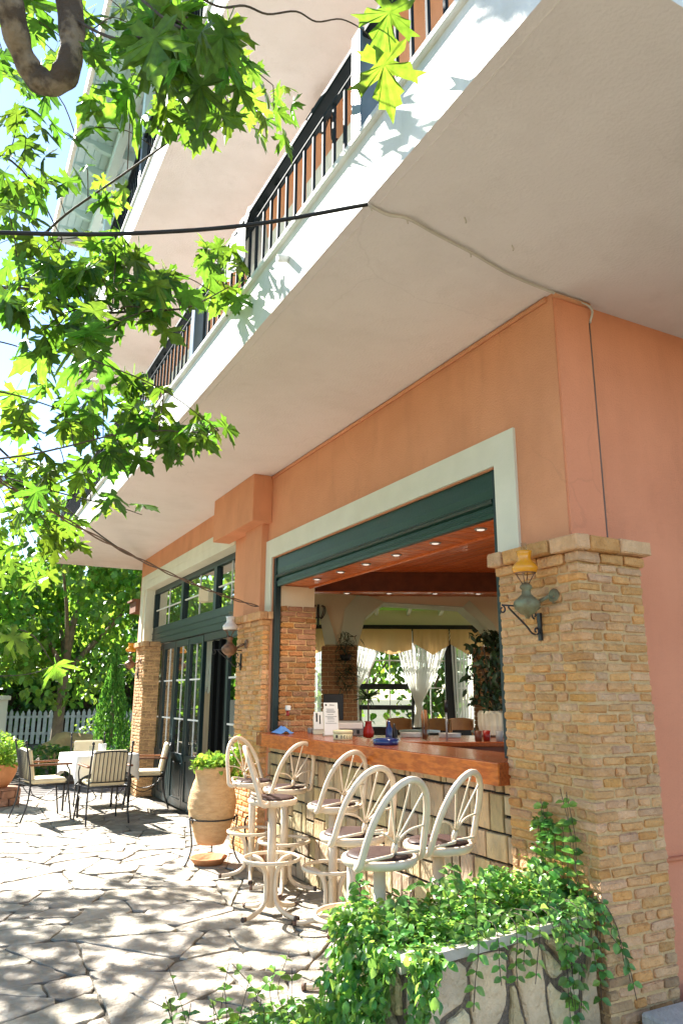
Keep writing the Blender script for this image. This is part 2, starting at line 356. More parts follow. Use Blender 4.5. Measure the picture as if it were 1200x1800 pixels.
def oval_leaf(w=.32, fold=.12, curl=.12):
    """simple pointed oval, unit length along +y"""
    v = [(0, 0, 0), (w*.75, .22, fold*.7), (w, .5, fold-curl*.2), (w*.6, .8, fold*.5-curl*.7), (0, 1, -curl), (-w*.6, .8, fold*.5-curl*.7), (-w, .5, fold-curl*.2), (-w*.75, .22, fold*.7), (0, .5, 0)]
    f = [(0, 1, 8), (1, 2, 8), (2, 3, 8), (3, 4, 8), (4, 5, 8), (5, 6, 8), (6, 7, 8), (7, 0, 8)]
    return v, f
def plane_leaf(detail=True, curl=.16, seed=0):
    """five pointed lobes with teeth, unit size, stalk joint at the origin, middle lobe along +y"""
    rr = random.Random(seed)
    half = [(0, .0), (.08, -.05), (.24, -.20), (.30, -.12), (.46, -.13), (.38, -.02), (.36, .04), (.17, .12), (.32, .20), (.43, .22), (.50, .33), (.68, .42), (.55, .46), (.56, .58), (.42, .49), (.30, .44), (.125, .34), (.15, .50), (.27, .62), (.19, .68), (.20, .80), (.10, .84), (0, 1.08)]
    if not detail: half = [(0, 0), (.28, -.20), (.50, -.08), (.28, .11), (.66, .36), (.42, .48), (.19, .38), (.29, .62), (.12, .82), (0, 1.0)]
    half = [(x*(1+rr.uniform(-.06, .06)), y+rr.uniform(-.015, .015)) for x, y in half]
    h2 = [(x*(1+rr.uniform(-.08, .08)), y+rr.uniform(-.02, .02)) for x, y in half]
    pts = half+[(-x, y) for x, y in h2[1:-1][::-1]]
    cx, cy = 0, .16
    tw = rr.uniform(-.35, .35)
    def zz(x, y): return -curl*(x*x*1.5+max(0, y-.2)**2*.9)+.06*math.sin(x*8+y*5)*(abs(x)+.2)+tw*x*max(0, y)
    v = [(cx, cy, .0)]+[(x, y, zz(x, y)) for x, y in pts]
    n = len(pts)
    f = [(0, 1+i, 1+(i+1) % n) for i in range(n)]
    b = len(v)
    v += [(-.012, -.02, .0), (.012, -.02, 0), (.01, -.42, .10), (-.01, -.42, .10)]
    f.append((b, b+1, b+2, b+3))
    return v, f
def voronoi(pts, bounds, nb=28):
    """cells of 2-D points clipped to a convex polygon"""
    P = np.array(pts); cells = []
    for i, p in enumerate(P):
        d = np.hypot(*(P-p).T); order = np.argsort(d)[1:nb+1]; poly = [np.array(b, float) for b in bounds]
        for j in order:
            q = P[j]; mid = (p+q)/2; nrm = q-p; new = []
            for a, b in zip(poly, poly[1:]+poly[:1]):
                da, db = (a-mid)@nrm, (b-mid)@nrm
                if da <= 0: new.append(a)
                if (da < 0) != (db < 0) and da != db: new.append(a+(b-a)*(da/(da-db)))
            poly = new
            if len(poly) < 3: break
        cells.append(poly)
    return cells
def shrink(poly, d):
    """inward offset of a convex polygon by clipping"""
    out = [np.array(p, float) for p in poly]; A = sum((p[0]*q[1]-q[0]*p[1]) for p, q in zip(poly, poly[1:]+poly[:1]))
    s = 1 if A > 0 else -1
    for a, b in zip(poly, poly[1:]+poly[:1]):
        e = b-a; L = math.hypot(*e)
        if L < 1e-6: continue
        n = np.array((e[1], -e[0]))/L*s; mid = a-n*d; new = []
        for p, q in zip(out, out[1:]+out[:1]):
            da, db = (p-mid)@n, (q-mid)@n
            if da <= 0: new.append(p)
            if (da < 0) != (db < 0) and da != db: new.append(p+(q-p)*(da/(da-db)))
        out = new
        if len(out) < 3: return []
    return out
def rough_outline(poly, step, amp, rr, rnd=.25):
    """round the corners and break the straight edges of a polygon"""
    out = []; n = len(poly)
    for i in range(n):
        p, a, b = poly[i], poly[i-1], poly[(i+1) % n]
        la, lb = math.hypot(*(a-p)), math.hypot(*(b-p))
        ka, kb = min(rnd*la, step*.7)/max(la, 1e-6), min(rnd*lb, step*.7)/max(lb, 1e-6)
        out += [p+(a-p)*ka, p+(b-p)*kb]
        L = lb*(1-kb); m = int(L/step)
        for k in range(1, m):
            q = p+(b-p)*(kb+(1-2*kb)*k/m); e = (b-p)/max(lb, 1e-6)
            out.append(q+np.array((e[1], -e[0]))*rr.uniform(-amp, amp))
    res = []
    for q in out:
        if not res or math.hypot(*(q-res[-1])) > .004: res.append(q)
    if len(res) > 2 and math.hypot(*(res[0]-res[-1])) < .004: res.pop()
    return res
def slab_stone(mb, poly, h0, h1, to3, bev=.006, tilt=0., rr=random):
    """a stone with a bevelled upper edge; to3 maps (u,v,h) to the world"""
    c = sum(poly)/len(poly); tx, ty = rr.uniform(-tilt, tilt), rr.uniform(-tilt, tilt)
    inn = [c+(p-c)*max(.2, 1-bev/max(.02, math.hypot(*(p-c)))) for p in poly]
    hh = lambda p: h1+tx*(p-c)[0]+ty*(p-c)[1]
    A = [mb.bm.verts.new(to3(p[0], p[1], h0)) for p in poly]
    B = [mb.bm.verts.new(to3(p[0], p[1], hh(p)-bev*.7)) for p in poly]
    T = [mb.bm.verts.new(to3(p[0], p[1], hh(p))) for p in inn]
    n = len(poly)
    for i in range(n):
        j = (i+1) % n
        mb.bm.faces.new((A[i], A[j], B[j], B[i])); mb.bm.faces.new((B[i], B[j], T[j], T[i]))
    mb.bm.faces.new(T)
    return mb
# view direction used only to decide which of many stones is near enough to be an object of its own
def crazy(bounds, amin, amax, rr, asp=1.0):
    """cut a polygon again and again by straight lines, as crazy paving is laid"""
    def area(p): return abs(sum(p[i-1][0]*p[i][1]-p[i][0]*p[i-1][1] for i in range(len(p))))/2
    todo = [([np.array(q, float) for q in bounds], 0)]; out = []
    while todo:
        p, k = todo.pop(); A = area(p)
        if A < rr.uniform(amin, amax) and k > 0: out.append(p); continue
        c = sum(p)/len(p); q = np.array(p)-c; q = q*np.array((asp, 1)); u, s, vt = np.linalg.svd(q, full_matrices=False)
        ax = vt[0]; a = math.atan2(ax[1], ax[0])+rr.gauss(0, .42); n = np.array((math.cos(a), math.sin(a)))
        c = c+n*rr.uniform(-.22, .22)*math.sqrt(A); L, R2 = [], []
        for s0, s1 in zip(p, p[1:]+p[:1]):
            d0, d1 = (s0-c) @ n, (s1-c) @ n
            (L if d0 <= 0 else R2).append(s0)
            if (d0 <= 0) != (d1 <= 0): m = s0+(s1-s0)*(d0/(d0-d1)); L.append(m); R2.append(m)
        if len(L) < 3 or len(R2) < 3: out.append(p); continue
        todo += [(L, k+1), (R2, k+1)]
    return out
def in_view(x, y, z, m=.02):
    d = Vector((x, y, z-1.5)); cam = SC.camera.matrix_world.to_3x3()
    l = cam.transposed() @ d
    if l.z > -.1: return False
    u, v = l.x/-l.z*1293.1/1200, l.y/-l.z*1293.1/1800
    return abs(u) < .5+m and abs(v) < .5+m
# ================================================================== SETTING
def ground():
    me = MB().quad((-120, -80, -.05), (160, -80, -.05), (160, 200, -.05), (-120, 200, -.05))
    tag(me.out('ground', 'earth'), 'bare garden earth running on under the trees behind the patio', kind='structure')
    pt = MB().box((-4.5, -1.0, -.20), (3.2, 12.62, -.013)).out('patio', 'flag_joint'); tag(pt, 'crazy paved flagstone terrace beside the building', kind='structure')
    rr = random.Random(21)
    cells = crazy([(-4.5, -1), (2.86, -1), (2.86, 12.6), (-4.5, 12.6)], .05, .34, rr, 1.0)
    stones = []
    for c in cells:
        if len(c) < 3: continue
        q = shrink(c, rr.uniform(.0025, .008))
        if len(q) < 3: continue
        o = rough_outline(q, .09, .010, rr, .16)
        if len(o) < 3: continue
        ce = sum(o)/len(o); stones.append((math.hypot(*ce)-(30 if in_view(ce[0], ce[1], 0, .08) else 0), o))
    stones.sort(key=lambda s: s[0])
    to3 = lambda u, v, h: (u, v, h)
    rest = MB()
    for i, (d, o) in enumerate(stones):
        if i < 290:
            slab_stone(MB(), o, -.03, rr.uniform(-.004, .005), to3, .0045, .007, rr).out('flagstone', 'flag', pt)
        else: slab_stone(rest, o, -.03, rr.uniform(-.004, .005), to3, .0045, .007, rr)
    r = rest.out('flagstone', 'flag', pt); r['kind'] = 'stuff'
    # strip of dark boards beyond the paving, and the bed behind
    dk = MB().box((-3, 12.64, -.2), (3.6, 14.0, -.03)).out('boardwalk', 'deck'); tag(dk, 'dark weathered board strip at the end of the patio', kind='structure')
    for k in range(11):
        MB().box((-3, 12.65+k*.122, -.03), (3.6, 12.76+k*.122, -.008+.003*(k % 2)), bev=.004).out('plank', 'deck', dk)
    b = MB().box((-9, 14.05, -.05), (9, 24.4, .03)).out('flower_bed', 'soil'); tag(b, 'shaded soil bed behind the patio', kind='structure')
ground()

# ================================================================== BUILDING
XF, YE = 2.80, 2.78          # facade plane, end wall plane
BLD = thing('hotel_building', 'terracotta painted two storey hotel with balconies and an open bar front', 'building', (XF, YE, 0))
def bld(name, mb, m, parent=None, label=None): return mb.out(name, m, parent or BLD, label=label)
def wall_parts():
    # ground floor facade, butted boxes round the openings
    w = MB()
    w.box((XF, 2.78, 0), (3.05, 3.34, 3.72))
    w.box((XF, 3.34, 2.84), (3.05, 6.83, 3.72))
    w.box((XF, 6.83, 0), (3.05, 7.62, 2.285)); w.box((XF, 6.83, 2.285), (3.05, 7.97, 3.72))
    w.box((XF, 7.97, 3.30), (3.05, 12.42, 3.72))
    w.box((XF, 12.42, 0), (3.05, 12.74, 3.72))
    bld('wall', w, 'orange')
    e = MB().box((3.07, 2.80, 0), (3.95, 3.05, 3.72)).box((3.95, 2.80, 0), (9.2, 3.05, .95)).box((3.95, 2.80, 2.62), (9.2, 3.05, 3.72)).box((8.7, 2.80, .95), (9.2, 3.05, 2.62)); bld('wall', e, 'pink', label='pinker end wall round the corner')
    e = MB()
    for x in (3.952, 5.5, 7.1, 8.64): e.box((x, 2.86, .952), (x+.055, 2.95, 2.618))
    e.box((4.007, 2.862, 2.56), (8.64, 2.948, 2.618)); e.box((4.007, 2.862, .952), (8.64, 2.948, 1.0)); sw = bld('added_side_window', e, 'door_paint')  # window out of view, added to let daylight into the bar
    for x0, x1 in ((4.007, 5.5), (5.555, 7.1), (7.155, 8.64)): MB().box((x0, 2.902, 1.0), (x1, 2.908, 2.56)).out('pane', 'glass_clear', sw)
    e = MB().box((2.803, 2.765, 2.2), (3.055, 2.779, 3.715)); bld('pilaster', e, 'pink')
    e = MB().tube([(3.06, 2.785, .70), (9.2, 2.785, .70)], .012, 6); bld('groove_moulding', e, 'pink')
    bld('wall', MB().box((3.3, 12.60, 0), (4.9, 12.80, 3.72)), 'inner_cream', label='far end wall of the bar room'); e = MB(); e.box((9.0, 3.05, 0), (9.2, 9.4, .9)); e.box((9.0, 3.05, 2.6), (9.2, 9.4, 3.72)); e.box((9.0, 3.05, .9), (9.2, 3.5, 2.6)); e.box((9.0, 6.0, .9), (9.2, 6.4, 2.6)); e.box((9.0, 9.0, .9), (9.2, 9.4, 2.6)); bld('wall', e, 'inner_cream', label='rear wall of the bar room with openings added for daylight')  # unseen rear wall, left open at mid height to brighten the room
    # upper floors
    u = MB()
    u.box((XF, 2.78, 4.10), (3.05, 12.74, 7.28)); u.box((3.05, 2.78, 4.10), (9.2, 3.05, 7.28)); bld('wall', u, 'orange', label='upper wall behind the balcony')
    u = MB(); u.box((XF, 2.78, 7.76), (3.05, 12.9, 10.4)); bld('wall', u, 'orange', label='top floor wall')
    # projecting beam box and the narrow column under it
    b = MB().box((2.585, 6.89, 3.22), (2.80, 8.17, 3.719), bev=.006); b.box((2.73, 6.985, 2.27), (2.80, 7.46, 3.22)); bld('beam_box', b, 'orange')
    c = MB().tube([(2.79, 2.82, 3.70), (2.79, 6.88, 3.70)], .016, 6); c.tube([(2.79, 2.76, 3.70), (3.06, 2.76, 3.70)], .016, 6); bld('cornice_bead', c, 'orange')
    s = MB()
    s.box((2.70, 12.80, 3.05), (3.3, 13.3, 3.08)); s.box((2.74, 12.80, 2.86), (3.2, 13.25, 3.05)); bld('side_canopy', s, 'roof_tile')
wall_parts()
def slabs():
    def slab(z0, z1, y0, y1, name):
        m = MB().prism([(1.478, y0), (9.6, y0), (9.6, 7.3), (4.6, 7.3), (4.6, y1), (1.478, y1)], z0, z1); o = bld(name, m, 'white')  # hidden rear cut back so daylight reaches the window room roof
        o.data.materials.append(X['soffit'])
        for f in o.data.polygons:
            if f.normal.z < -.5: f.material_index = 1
        l = MB().box((1.452, y0-.02, z1), (1.62, y1+.02, z1+.045), bev=.008); l.box((1.62, y1-.14, z1), (4.6, y1+.02, z1+.045), bev=.008)
        bld('slab_lip', l, 'white')
        g = MB().box((1.53, y0+.05, z0-.004), (1.535, y1-.05, z0+.002)); g.box((1.535, y1-.06, z0-.004), (4.5, y1-.055, z0+.002)); bld('drip_groove', g, 'soffit')
    slab(3.72, 4.095, 1.22, 13.65, 'balcony_slab')
    slab(7.28, 7.755, 1.0, 14.2, 'balcony_slab')
    p = MB().tube([(1.478, 3.5, 3.95), (1.41, 3.5, 3.935)], .022, 10); bld('drain_spout', p, 'white')
slabs()
def railing(z, y0, y1, ztop, posts, sp, endy):
    r = MB().box((1.485, y0, ztop-.045), (1.575, y1, ztop), bev=.008).out('balcony_railing', 'rail_paint', BLD)
    lo = ztop-.105
    MB().box((1.515, y0, lo-.012), (1.545, y1, lo)).out('lower_rail', 'rail_paint', r)
    me = None; n = int((y1-y0)/sp)
    for k in range(n):
        y = y0+.06+k*sp
        if any(abs(y-p) < .075 for p in posts): continue
        if me is None:
            o = MB().box((-.0085, -.0085, 0), (.0085, .0085, lo-.012-z)).out('baluster', 'rail_paint', r); me = o.data
        else:
            o = bpy.data.objects.new('baluster', me); COL.objects.link(o); o.parent = r
        o.location = (1.53, y, z)
    for p in posts: MB().box((1.475, p-.05, z), (1.585, p+.05, ztop+.02), bev=.006).out('post', 'post_paint', r)
    # scroll ornaments between the rails
    for p in posts:
        for q in (-1, 1):
            for i in range(2):
                s = MB()
                c = (1.53, p+q*(1.15+i*.2), ztop-.105+.05)
                s.tube(catmull([(c[0], c[1]+.035*math.cos(a)*(1-a/9), c[2]+.035*math.sin(a)*(1-a/9)) for a in np.linspace(0, 7, 10)], 3), .006, 5)
                s.out('scroll', 'rail_paint', r)
    e = MB().box((1.5, endy-.02, ztop-.045), (4.55, endy+.02, ztop)); e.box((1.5, endy-.01, lo-.01), (4.55, endy+.01, lo))
    for k in range(22): e.box((1.62+k*sp, endy-.008, z), (1.636+k*sp, endy+.008, lo-.01))
    o = e.out('end_railing', 'rail_paint', r); o['kind'] = 'stuff'
railing(4.14, 1.3, 13.58, 4.765, (2.68, 5.48, 8.28, 11.08, 13.53), .128, 13.56)
railing(7.80, 1.1, 14.12, 8.62, (2.9, 5.7, 8.5, 11.3, 14.07), .128, 14.1)
def upstairs():
    # balcony doors of the first floor: white surround, dark shutters
    for (a, b) in ((4.72, 6.1), (6.45, 7.85), (9.6, 11.4)):
        f = MB().box((2.765, a, 4.10), (2.80, a+.16, 6.72)); f.box((2.765, b-.16, 4.10), (2.80, b, 6.72)); f.box((2.765, a+.16, 6.50), (2.80, b-.16, 6.72))
        fr = bld('balcony_door', f, 'cream')
        MB().box((2.775, a+.165, 4.10), (2.798, b-.165, 6.495)).out('shutter', 'green', fr)
    # pergola roof over the top balcony
    rf = MB().box((.86, .2, 9.86), (3.2, 13.2, 9.90)).out('roof', 'sky_tint_board', BLD)
    for k in range(17):
        x = .90+k*.117
        MB().box((x, .25, 9.835), (x+.110, 13.1, 9.858), bev=.004).out('plank', 'sky_tint_board', rf)
    f = MB().box((.80, .15, 9.70), (.855, 13.25, 9.98), bev=.006); f.box((.855, 13.2, 9.70), (3.2, 13.25, 9.98)); f.out('fascia', 'white', rf)
    for k in range(21):
        y = .5+k*.62
        m = MB(); pts = [(.90, 9.835), (2.78, 9.835), (2.78, 9.68), (1.34, 9.68), (1.18, 9.71), (1.08, 9.765), (.98, 9.77), (.90, 9.80)]
        m.prism(pts[::-1], y-.035, y+.035, 'y'); m.out('rafter', 'sky_tint_board', rf)
    MB().box((1.36, .3, 9.52), (1.50, 13.0, 9.68), bev=.008).out('beam', 'sky_tint_board', rf)
    for y in (2.9, 5.7, 8.5, 11.3): MB().box((1.46, y-.055, 8.64), (1.57, y+.055, 9.52), bev=.008).out('post', 'sky_tint_board', rf)
upstairs()
# ---- bar opening
def bar_front():
    t = MB()
    t.box((2.782, 3.15, 2.845), (2.80, 6.985, 3.03)); t.box((2.782, 3.15, 2.30), (2.80, 3.335, 2.845)); t.box((2.782, 6.835, 2.30), (2.80, 6.985, 2.845))
    bld('opening_trim', t, 'cream')
    s = MB()
    y0, y1 = 3.40, 6.77
    prof = [(2.86, 2.838), (2.822, 2.838), (2.818, 2.72), (2.822, 2.665), (2.806, 2.655), (2.802, 2.64), (2.812, 2.630), (2.834, 2.620), (2.834, 2.605), (2.820, 2.598), (2.824, 2.545), (2.86, 2.545)]
    s.prism(prof, y0, y1, 'y'); bx = bld('shutter_box', s, 'green')
    for z in (2.585, 2.572): MB().box((2.817, y0+.01, z), (2.826, y1-.01, z+.005)).out('rib', 'green', bx)
    for y in (3.342, 6.772): bld('shutter_guide', MB().box((2.81, y, 1.158), (2.87, y+.056, 2.836), bev=.004), 'door_paint')
bar_front()
# ---- glazed folding doors
def doors():
    XD = 2.98
    t = MB(); t.box((2.785, 7.97, 3.18), (2.98, 12.42, 3.299)); t.box((2.78, 7.95, 3.30), (2.799, 12.62, 3.42)); t.box((2.78, 12.425, 2.29), (2.799, 12.62, 3.30)); t.box((2.80, 12.30, 2.29), (2.98, 12.419, 3.18)); bld('opening_trim', t, 'cream')
    f = MB()
    ys = (8.0, 9.10, 10.62, 12.30)
    f.box((XD-.04, 8.0, 2.27), (XD+.04, 12.3, 2.55), bev=.006); f.box((XD-.05, 8.0, 2.44), (XD-.04, 12.3, 2.455)); f.box((XD-.05, 8.0, 2.36), (XD-.04, 12.3, 2.37)); f.box((XD-.035, 8.0, 3.10), (XD+.035, 12.3, 3.178))
    for y in ys: f.box((XD-.045, y-.055, 2.55), (XD+.045, y+.055, 3.10))
    tr = bld('transom_window', f, 'door_paint')
    for a, b in zip(ys, ys[1:]):
        MB().box((XD-.003, a+.055, 2.55), (XD+.003, b-.055, 3.10)).out('pane', 'glass', tr)
        m = MB(); z = 2.83; ym = (a+b)/2
        m.box((XD-.014, a+.055, z-.009), (XD+.014, b-.055, z+.009)); m.box((XD-.012, ym-.008, 2.55), (XD+.012, ym+.008, 3.10)); m.out('muntin', 'white_strip', tr)
    def leaf(y0, y1, M=None):
        w = y1-y0
        def T(x, y, z): return (x, y, z)
        g = MB(); zt = 2.255
        g.box((-.025, 0, .02), (.025, .075, zt)); g.box((-.025, w-.075, .02), (.025, w, zt)); g.box((-.025, .075, zt-.09), (.025, w-.075, zt)); g.box((-.025, .075, .02), (.025, w-.075, .12)); g.box((-.025, .075, .62), (.025, w-.075, .70))
        MM = Matrix.Translation((XD, y0, 0)) if M is None else M
        g.xf(MM); d = bld('folding_door', g, 'door_paint')
        p = MB().box((-.012, .075, .12), (.012, w-.075, .62)); p.box((-.018, .12, .16), (.018, w-.12, .58), bev=.006); p.xf(MM).out('panel', 'door_paint', d)
        MB().box((-.003, .075, .70), (.003, w-.075, zt-.09)).xf(MM).out('pane', 'glass', d)
        m = MB()
        for z in (1.16, 1.69): m.box((-.014, .075, z-.011), (.014, w-.075, z+.011))
        m.box((-.011, w/2-.008, .70), (.011, w/2+.008, zt-.09)); m.xf(MM).out('muntin', 'white_strip', d)
        return d
    for a, b in ((11.58, 12.24), (10.90, 11.56), (10.22, 10.88), (9.54, 10.20)): leaf(a, b)
    h = MB().tube([(2.93, 10.24, 1.0), (2.90, 10.24, 1.03), (2.90, 10.24, 1.12), (2.93, 10.24, 1.15)], .009, 6); bld('door_handle', h, 'iron')
    # leaves folded back at right angles into the room
    leaf(7.64, 8.60)
    b = MB().box((XD-.03, 8.60, 2.17), (XD+.03, 9.50, 2.265)); b.box((XD-.02, 7.64, 2.258), (XD+.02, 8.0, 2.40)); bld('door_head', b, 'black')
    for k in range(6): bld('folded_leaf', MB().box((2.985+.03*(k % 2), 8.63+k*.132, .02), (3.55, 8.70+k*.132, 2.165), bev=.006), 'matte_black')
doors()
# ---- brick pillars
def brick_box(a, b, parent, m='brick', j=.0025):
    mb = MB().box(a, b, bev=.007).jitter(.0034)
    return mb.out('brick', m, parent)
def brick_pillar(label, x0, x1, y0, y1, H, seed, stuff=False, cap=True, rows=None, group=None):
    """faces seen: -X (y0..y1) and -Y (x0..x1), corner at (x0,y0); every course built brick by brick"""
    rr = random.Random(seed); rh = .0485; n = int(round((H-.135)/rh)) if cap else int(round(H/rh)); rh = ((H-.135) if cap else H)/n
    p = MB().box((x0+.011, y0+.011, 0), (x1, y1, H-.01)).out('brick_pillar', 'mortar', BLD, label=label)
    joined = MB(); D = .075; todo = []
    def put(a, b):
        pr = rr.uniform(-.004, .005)
        a = list(a); b = list(b)
        if a[0] < x0+.02: a[0] -= pr
        if a[1] < y0+.02: a[1] -= pr
        dz = rr.uniform(-.003, .003); a[2] += dz; b[2] += dz
        todo.append((a, b))
    def course(z, h, ex, L, off):
        X0, Y0, Y1, X1 = x0-ex, y0-ex, y1+ex*.5, x1+ex*.6
        g = .011
        wrap = off                               # the corner brick shows its long side on -X when wrap, else on -Y
        # -X face
        y = Y0; first = True
        while y < Y1-.02:
            l = L*rr.uniform(.78, 1.22) if rr.random() > .22 else L*rr.uniform(.36, .6)
            if first and not wrap: l = L*rr.uniform(.4, .55)
            e = min(Y1, y+l)
            if Y1-e < .05: e = Y1
            if first:
                xe = X0+(L*rr.uniform(.35, .5) if wrap else L*rr.uniform(.9, 1.15)); put((X0, y, z), (xe, e, z+h)); first = False
            else: put((X0, y, z), (X0+D, e, z+h))
            y = e+g*rr.uniform(.8, 1.5)
        x = xe+g
        while x < X1-.02:
            l = L*rr.uniform(.78, 1.2) if rr.random() > .22 else L*rr.uniform(.36, .6); e = min(X1, x+l)
            if X1-e < .05: e = X1
            put((x, Y0, z), (e, Y0+D, z+h)); x = e+g*rr.uniform(.8, 1.5)
    for i in range(n): course(i*rh+.005, rh-.0105, 0, .142, i % 2 == 0)
    if cap:
        z = n*rh
        course(z+.003, .050, .016, .17, False); course(z+.056, .075, .052, .19, True)
    todo.sort(key=lambda q: (Vector(q[0])-Vector((0, 0, 1.5))).length+(5 if q[0][2] < .45 and q[0][0] < x0+.05 and y0 < 4 else 0))
    for k, (u, v) in enumerate(todo):
        if stuff or k >= 295: joined.box(u, v, bev=.006)
        else: brick_box(u, v, p)
    if len(joined.bm.verts): joined.jitter(.002); o = joined.out('brick', 'brick_far', p); o['kind'] = 'stuff'
    return p
brick_pillar('near pillar of tan brick with a stepped cap', 2.72, 3.17, 2.66, 3.27, 2.285, 3)
brick_pillar('middle pillar of tan brick between bar and doors', 2.72, 2.93, 6.862, 7.60, 2.30, 5)
brick_pillar('far pillar of tan brick at the end of the glazed doors', 2.72, 2.965, 11.78, 12.36, 2.30, 9, stuff=True)

# ---- inside: frame of reference turned with the octagonal room (u across, d deep)
IU = Vector((.8858, -.4641, 0)); IV = Vector((.4641, .8858, 0))
IM = Matrix(((IU.x, IV.x, 0, 0), (IU.y, IV.y, 0, 0), (0, 0, 1, 0), (0, 0, 0, 1)))
def ipos(u, d, z=0): return tuple(IU*u+IV*d+Vector((0, 0, z)))
def inside():
    fl = MB().box((3.06, 3.06, -.05), (8.98, 12.58, .012)); bld('floor', fl, 'floor_tile', label='brown tiled floor of the bar room')
    pf = MB().box((-1.2, 10.1, .0), (4.6, 13.6, .20)).xf(IM); bld('platform', pf, 'floor_tile', label='raised floor of the window room')
    # inner brick pier at the left of the opening
    p = MB().box((2.90, 6.79, 0), (3.262, 6.828, 2.34)).box((3.06, 6.831, 0), (3.262, 7.9, 2.34)).out('inner_brick_pier', 'mortar', BLD)
    rr = random.Random(4)
    for i in range(34):
        z = .48+i*.0555
        x = 2.878 if i % 2 else 2.80; x = max(x, 2.878)
        while x < 3.25:
            e = min(3.266, x+.155*rr.uniform(.85, 1.15)*(.5 if x < 2.88 and i % 2 else 1))
            if 3.266-e < .04: e = 3.266
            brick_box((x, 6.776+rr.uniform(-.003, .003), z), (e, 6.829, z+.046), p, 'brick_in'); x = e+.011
    bld('pier_head', MB().box((2.88, 6.79, 2.342), (3.25, 6.829, 2.56)).box((3.06, 6.831, 2.342), (3.25, 7.9, 2.62)), 'inner_cream')
    # ceiling over the bar: a lower strip of cross boards, a recess of long boards, then the dark beam
    c = MB().box((2.88, 3.06, 2.585), (3.185, 7.0, 2.70)).out('ceiling_strip', 'dark_wood', BLD)
    me = None
    for k in range(38):
        y = 3.10+k*.1; MB().box((2.875, y, 2.565), (3.18, y+.094, 2.585), bev=.003).out('plank', 'ceil_wood', c)
    MB().box((3.185, 3.06, 2.550), (3.215, 7.0, 2.79), bev=.003).out('edge_board', 'ceil_wood', c)
    c2 = MB().box((3.22, 3.06, 2.80), (8.9, 8.6, 2.84)).out('ceiling', 'dark_wood', BLD)
    for k in range(44):
        x = 3.23+k*.085; MB().box((x, 3.07, 2.775), (x+.079, 8.5, 2.797), bev=.003).out('plank', 'ceil_wood', c2)
    b = MB().box((-.55, 7.80, 2.565), (5.0, 7.95, 2.772)).xf(IM); bb = bld('beam', b, 'dark_wood', label='dark red beam above the back of the bar')
    MB().box((-.55, 7.77, 2.555), (5.0, 7.90, 2.5645)).xf(IM).out('beam_trim', 'ceil_wood', bb)
    bld('ceiling', MB().prism([(-.62, 7.96), (5.2, 7.96), (5.2, 10.35), (-1.85, 10.35)], 2.86, 2.92).xf(IM), 'inner_cream', label='cream ceiling behind the beam')
    # cream wall with chamfered (octagonal) arch openings
    def arch_wall(d0, d1, segs, name):
        for poly in segs:
            m = MB().prism(poly, d0, d1, 'y'); m.xf(IM); bld(name, m, 'inner_cream')
    T = 2.86
    d0, d1 = 9.80, 10.28
    main = [(.21, 2.13), (.31, 2.50), (.56, 2.70), (1.62, 2.64), (1.90, 2.38), (2.02, 2.13)]
    left = [(-.20, 2.13), (-.27, 2.50), (-.62, 2.70), (-1.5, 2.70)]
    segs = [[(-.02, 2.13), (.21, 2.13), (.31, 2.50), (.25, T), (-.02, T)], [(.31, 2.50), (.56, 2.70), (.56, T), (.25, T)],
            [(.56, 2.70), (1.62, 2.64), (1.62, T), (.56, T)], [(1.62, 2.64), (1.90, 2.38), (2.02, 2.13), (2.6, 2.13), (2.6, T), (1.62, T)],
            [(-.20, 2.13), (-.02, 2.13), (-.02, T), (-.27, T), (-.27, 2.50)], [(-.27, 2.50), (-.27, T), (-.62, T), (-.62, 2.70)], [(-.62, 2.70), (-.62, T), (-1.9, T), (-1.9, 2.70)]]
    arch_wall(d0, d1, segs, 'arch')
    # sage lining of the openings
    for pl in (main, left):
        for (a, b_) in zip(pl, pl[1:]):
            q = MB(); n = Vector((-(b_[1]-a[1]), b_[0]-a[0])).normalized()*(.012 if pl is left else -.012)
            q.prism([a, b_, (b_[0]+n.x, b_[1]+n.y), (a[0]+n.x, a[1]+n.y)], d0-.012, d1+.005, 'y'); q.xf(IM); bld('arch_lining', q, 'sage')
    for q in ([(-.02, 2.13), (.21, 2.13), (.31, 2.50), (.05, 2.60)], [(.05, 2.60), (.31, 2.50), (.56, 2.70), (.24, 2.82)], [(1.90, 2.38), (2.0, 2.42), (1.70, 2.72), (1.62, 2.64)],
              [(2.02, 2.13), (2.14, 2.13), (2.0, 2.42), (1.90, 2.38)], [(-.20, 2.14), (-.05, 2.14), (-.20, 2.62), (-.30, 2.62)]):
        bld('arch_lining', MB().prism(q, d0-.035, d0-.013, 'y').xf(IM), 'sage')
    # interior brick piers carrying the arches
    for (a, b_) in ((-.25, .21), (1.80, 2.6)):
        pp = MB().box((a+.01, 9.76, 0), (b_-.01, 10.3, 2.12)).xf(IM).out('inner_brick_pier', 'mortar', BLD); jm = MB()
        for i in range(38):
            x = a+(0 if i % 2 else -.0); first = True
            while x < b_-.01:
                l = .15 if not (first and i % 2) else .08
                e = min(b_, x+l); first = False
                if b_-e < .03: e = b_
                jm.box((x, 9.748, .01+i*.0555), (e, 9.83, .056+i*.0555), bev=.004); x = e+.01
            for k in range(3): jm.box((a-.004, 9.84+k*.15, .01+i*.0555), (a+.03, 9.98+k*.15, .056+i*.0555)); jm.box((b_-.03, 9.84+k*.15, .01+i*.0555), (b_+.004, 9.98+k*.15, .056+i*.0555))
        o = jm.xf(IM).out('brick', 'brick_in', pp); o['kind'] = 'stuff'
    # the window room: wall head, dark rail, roof with green rafters
    bld('wall_head', MB().box((-1.6, 13.5, 2.73), (3.6, 13.7, 3.0)).xf(IM), 'inner_cream')
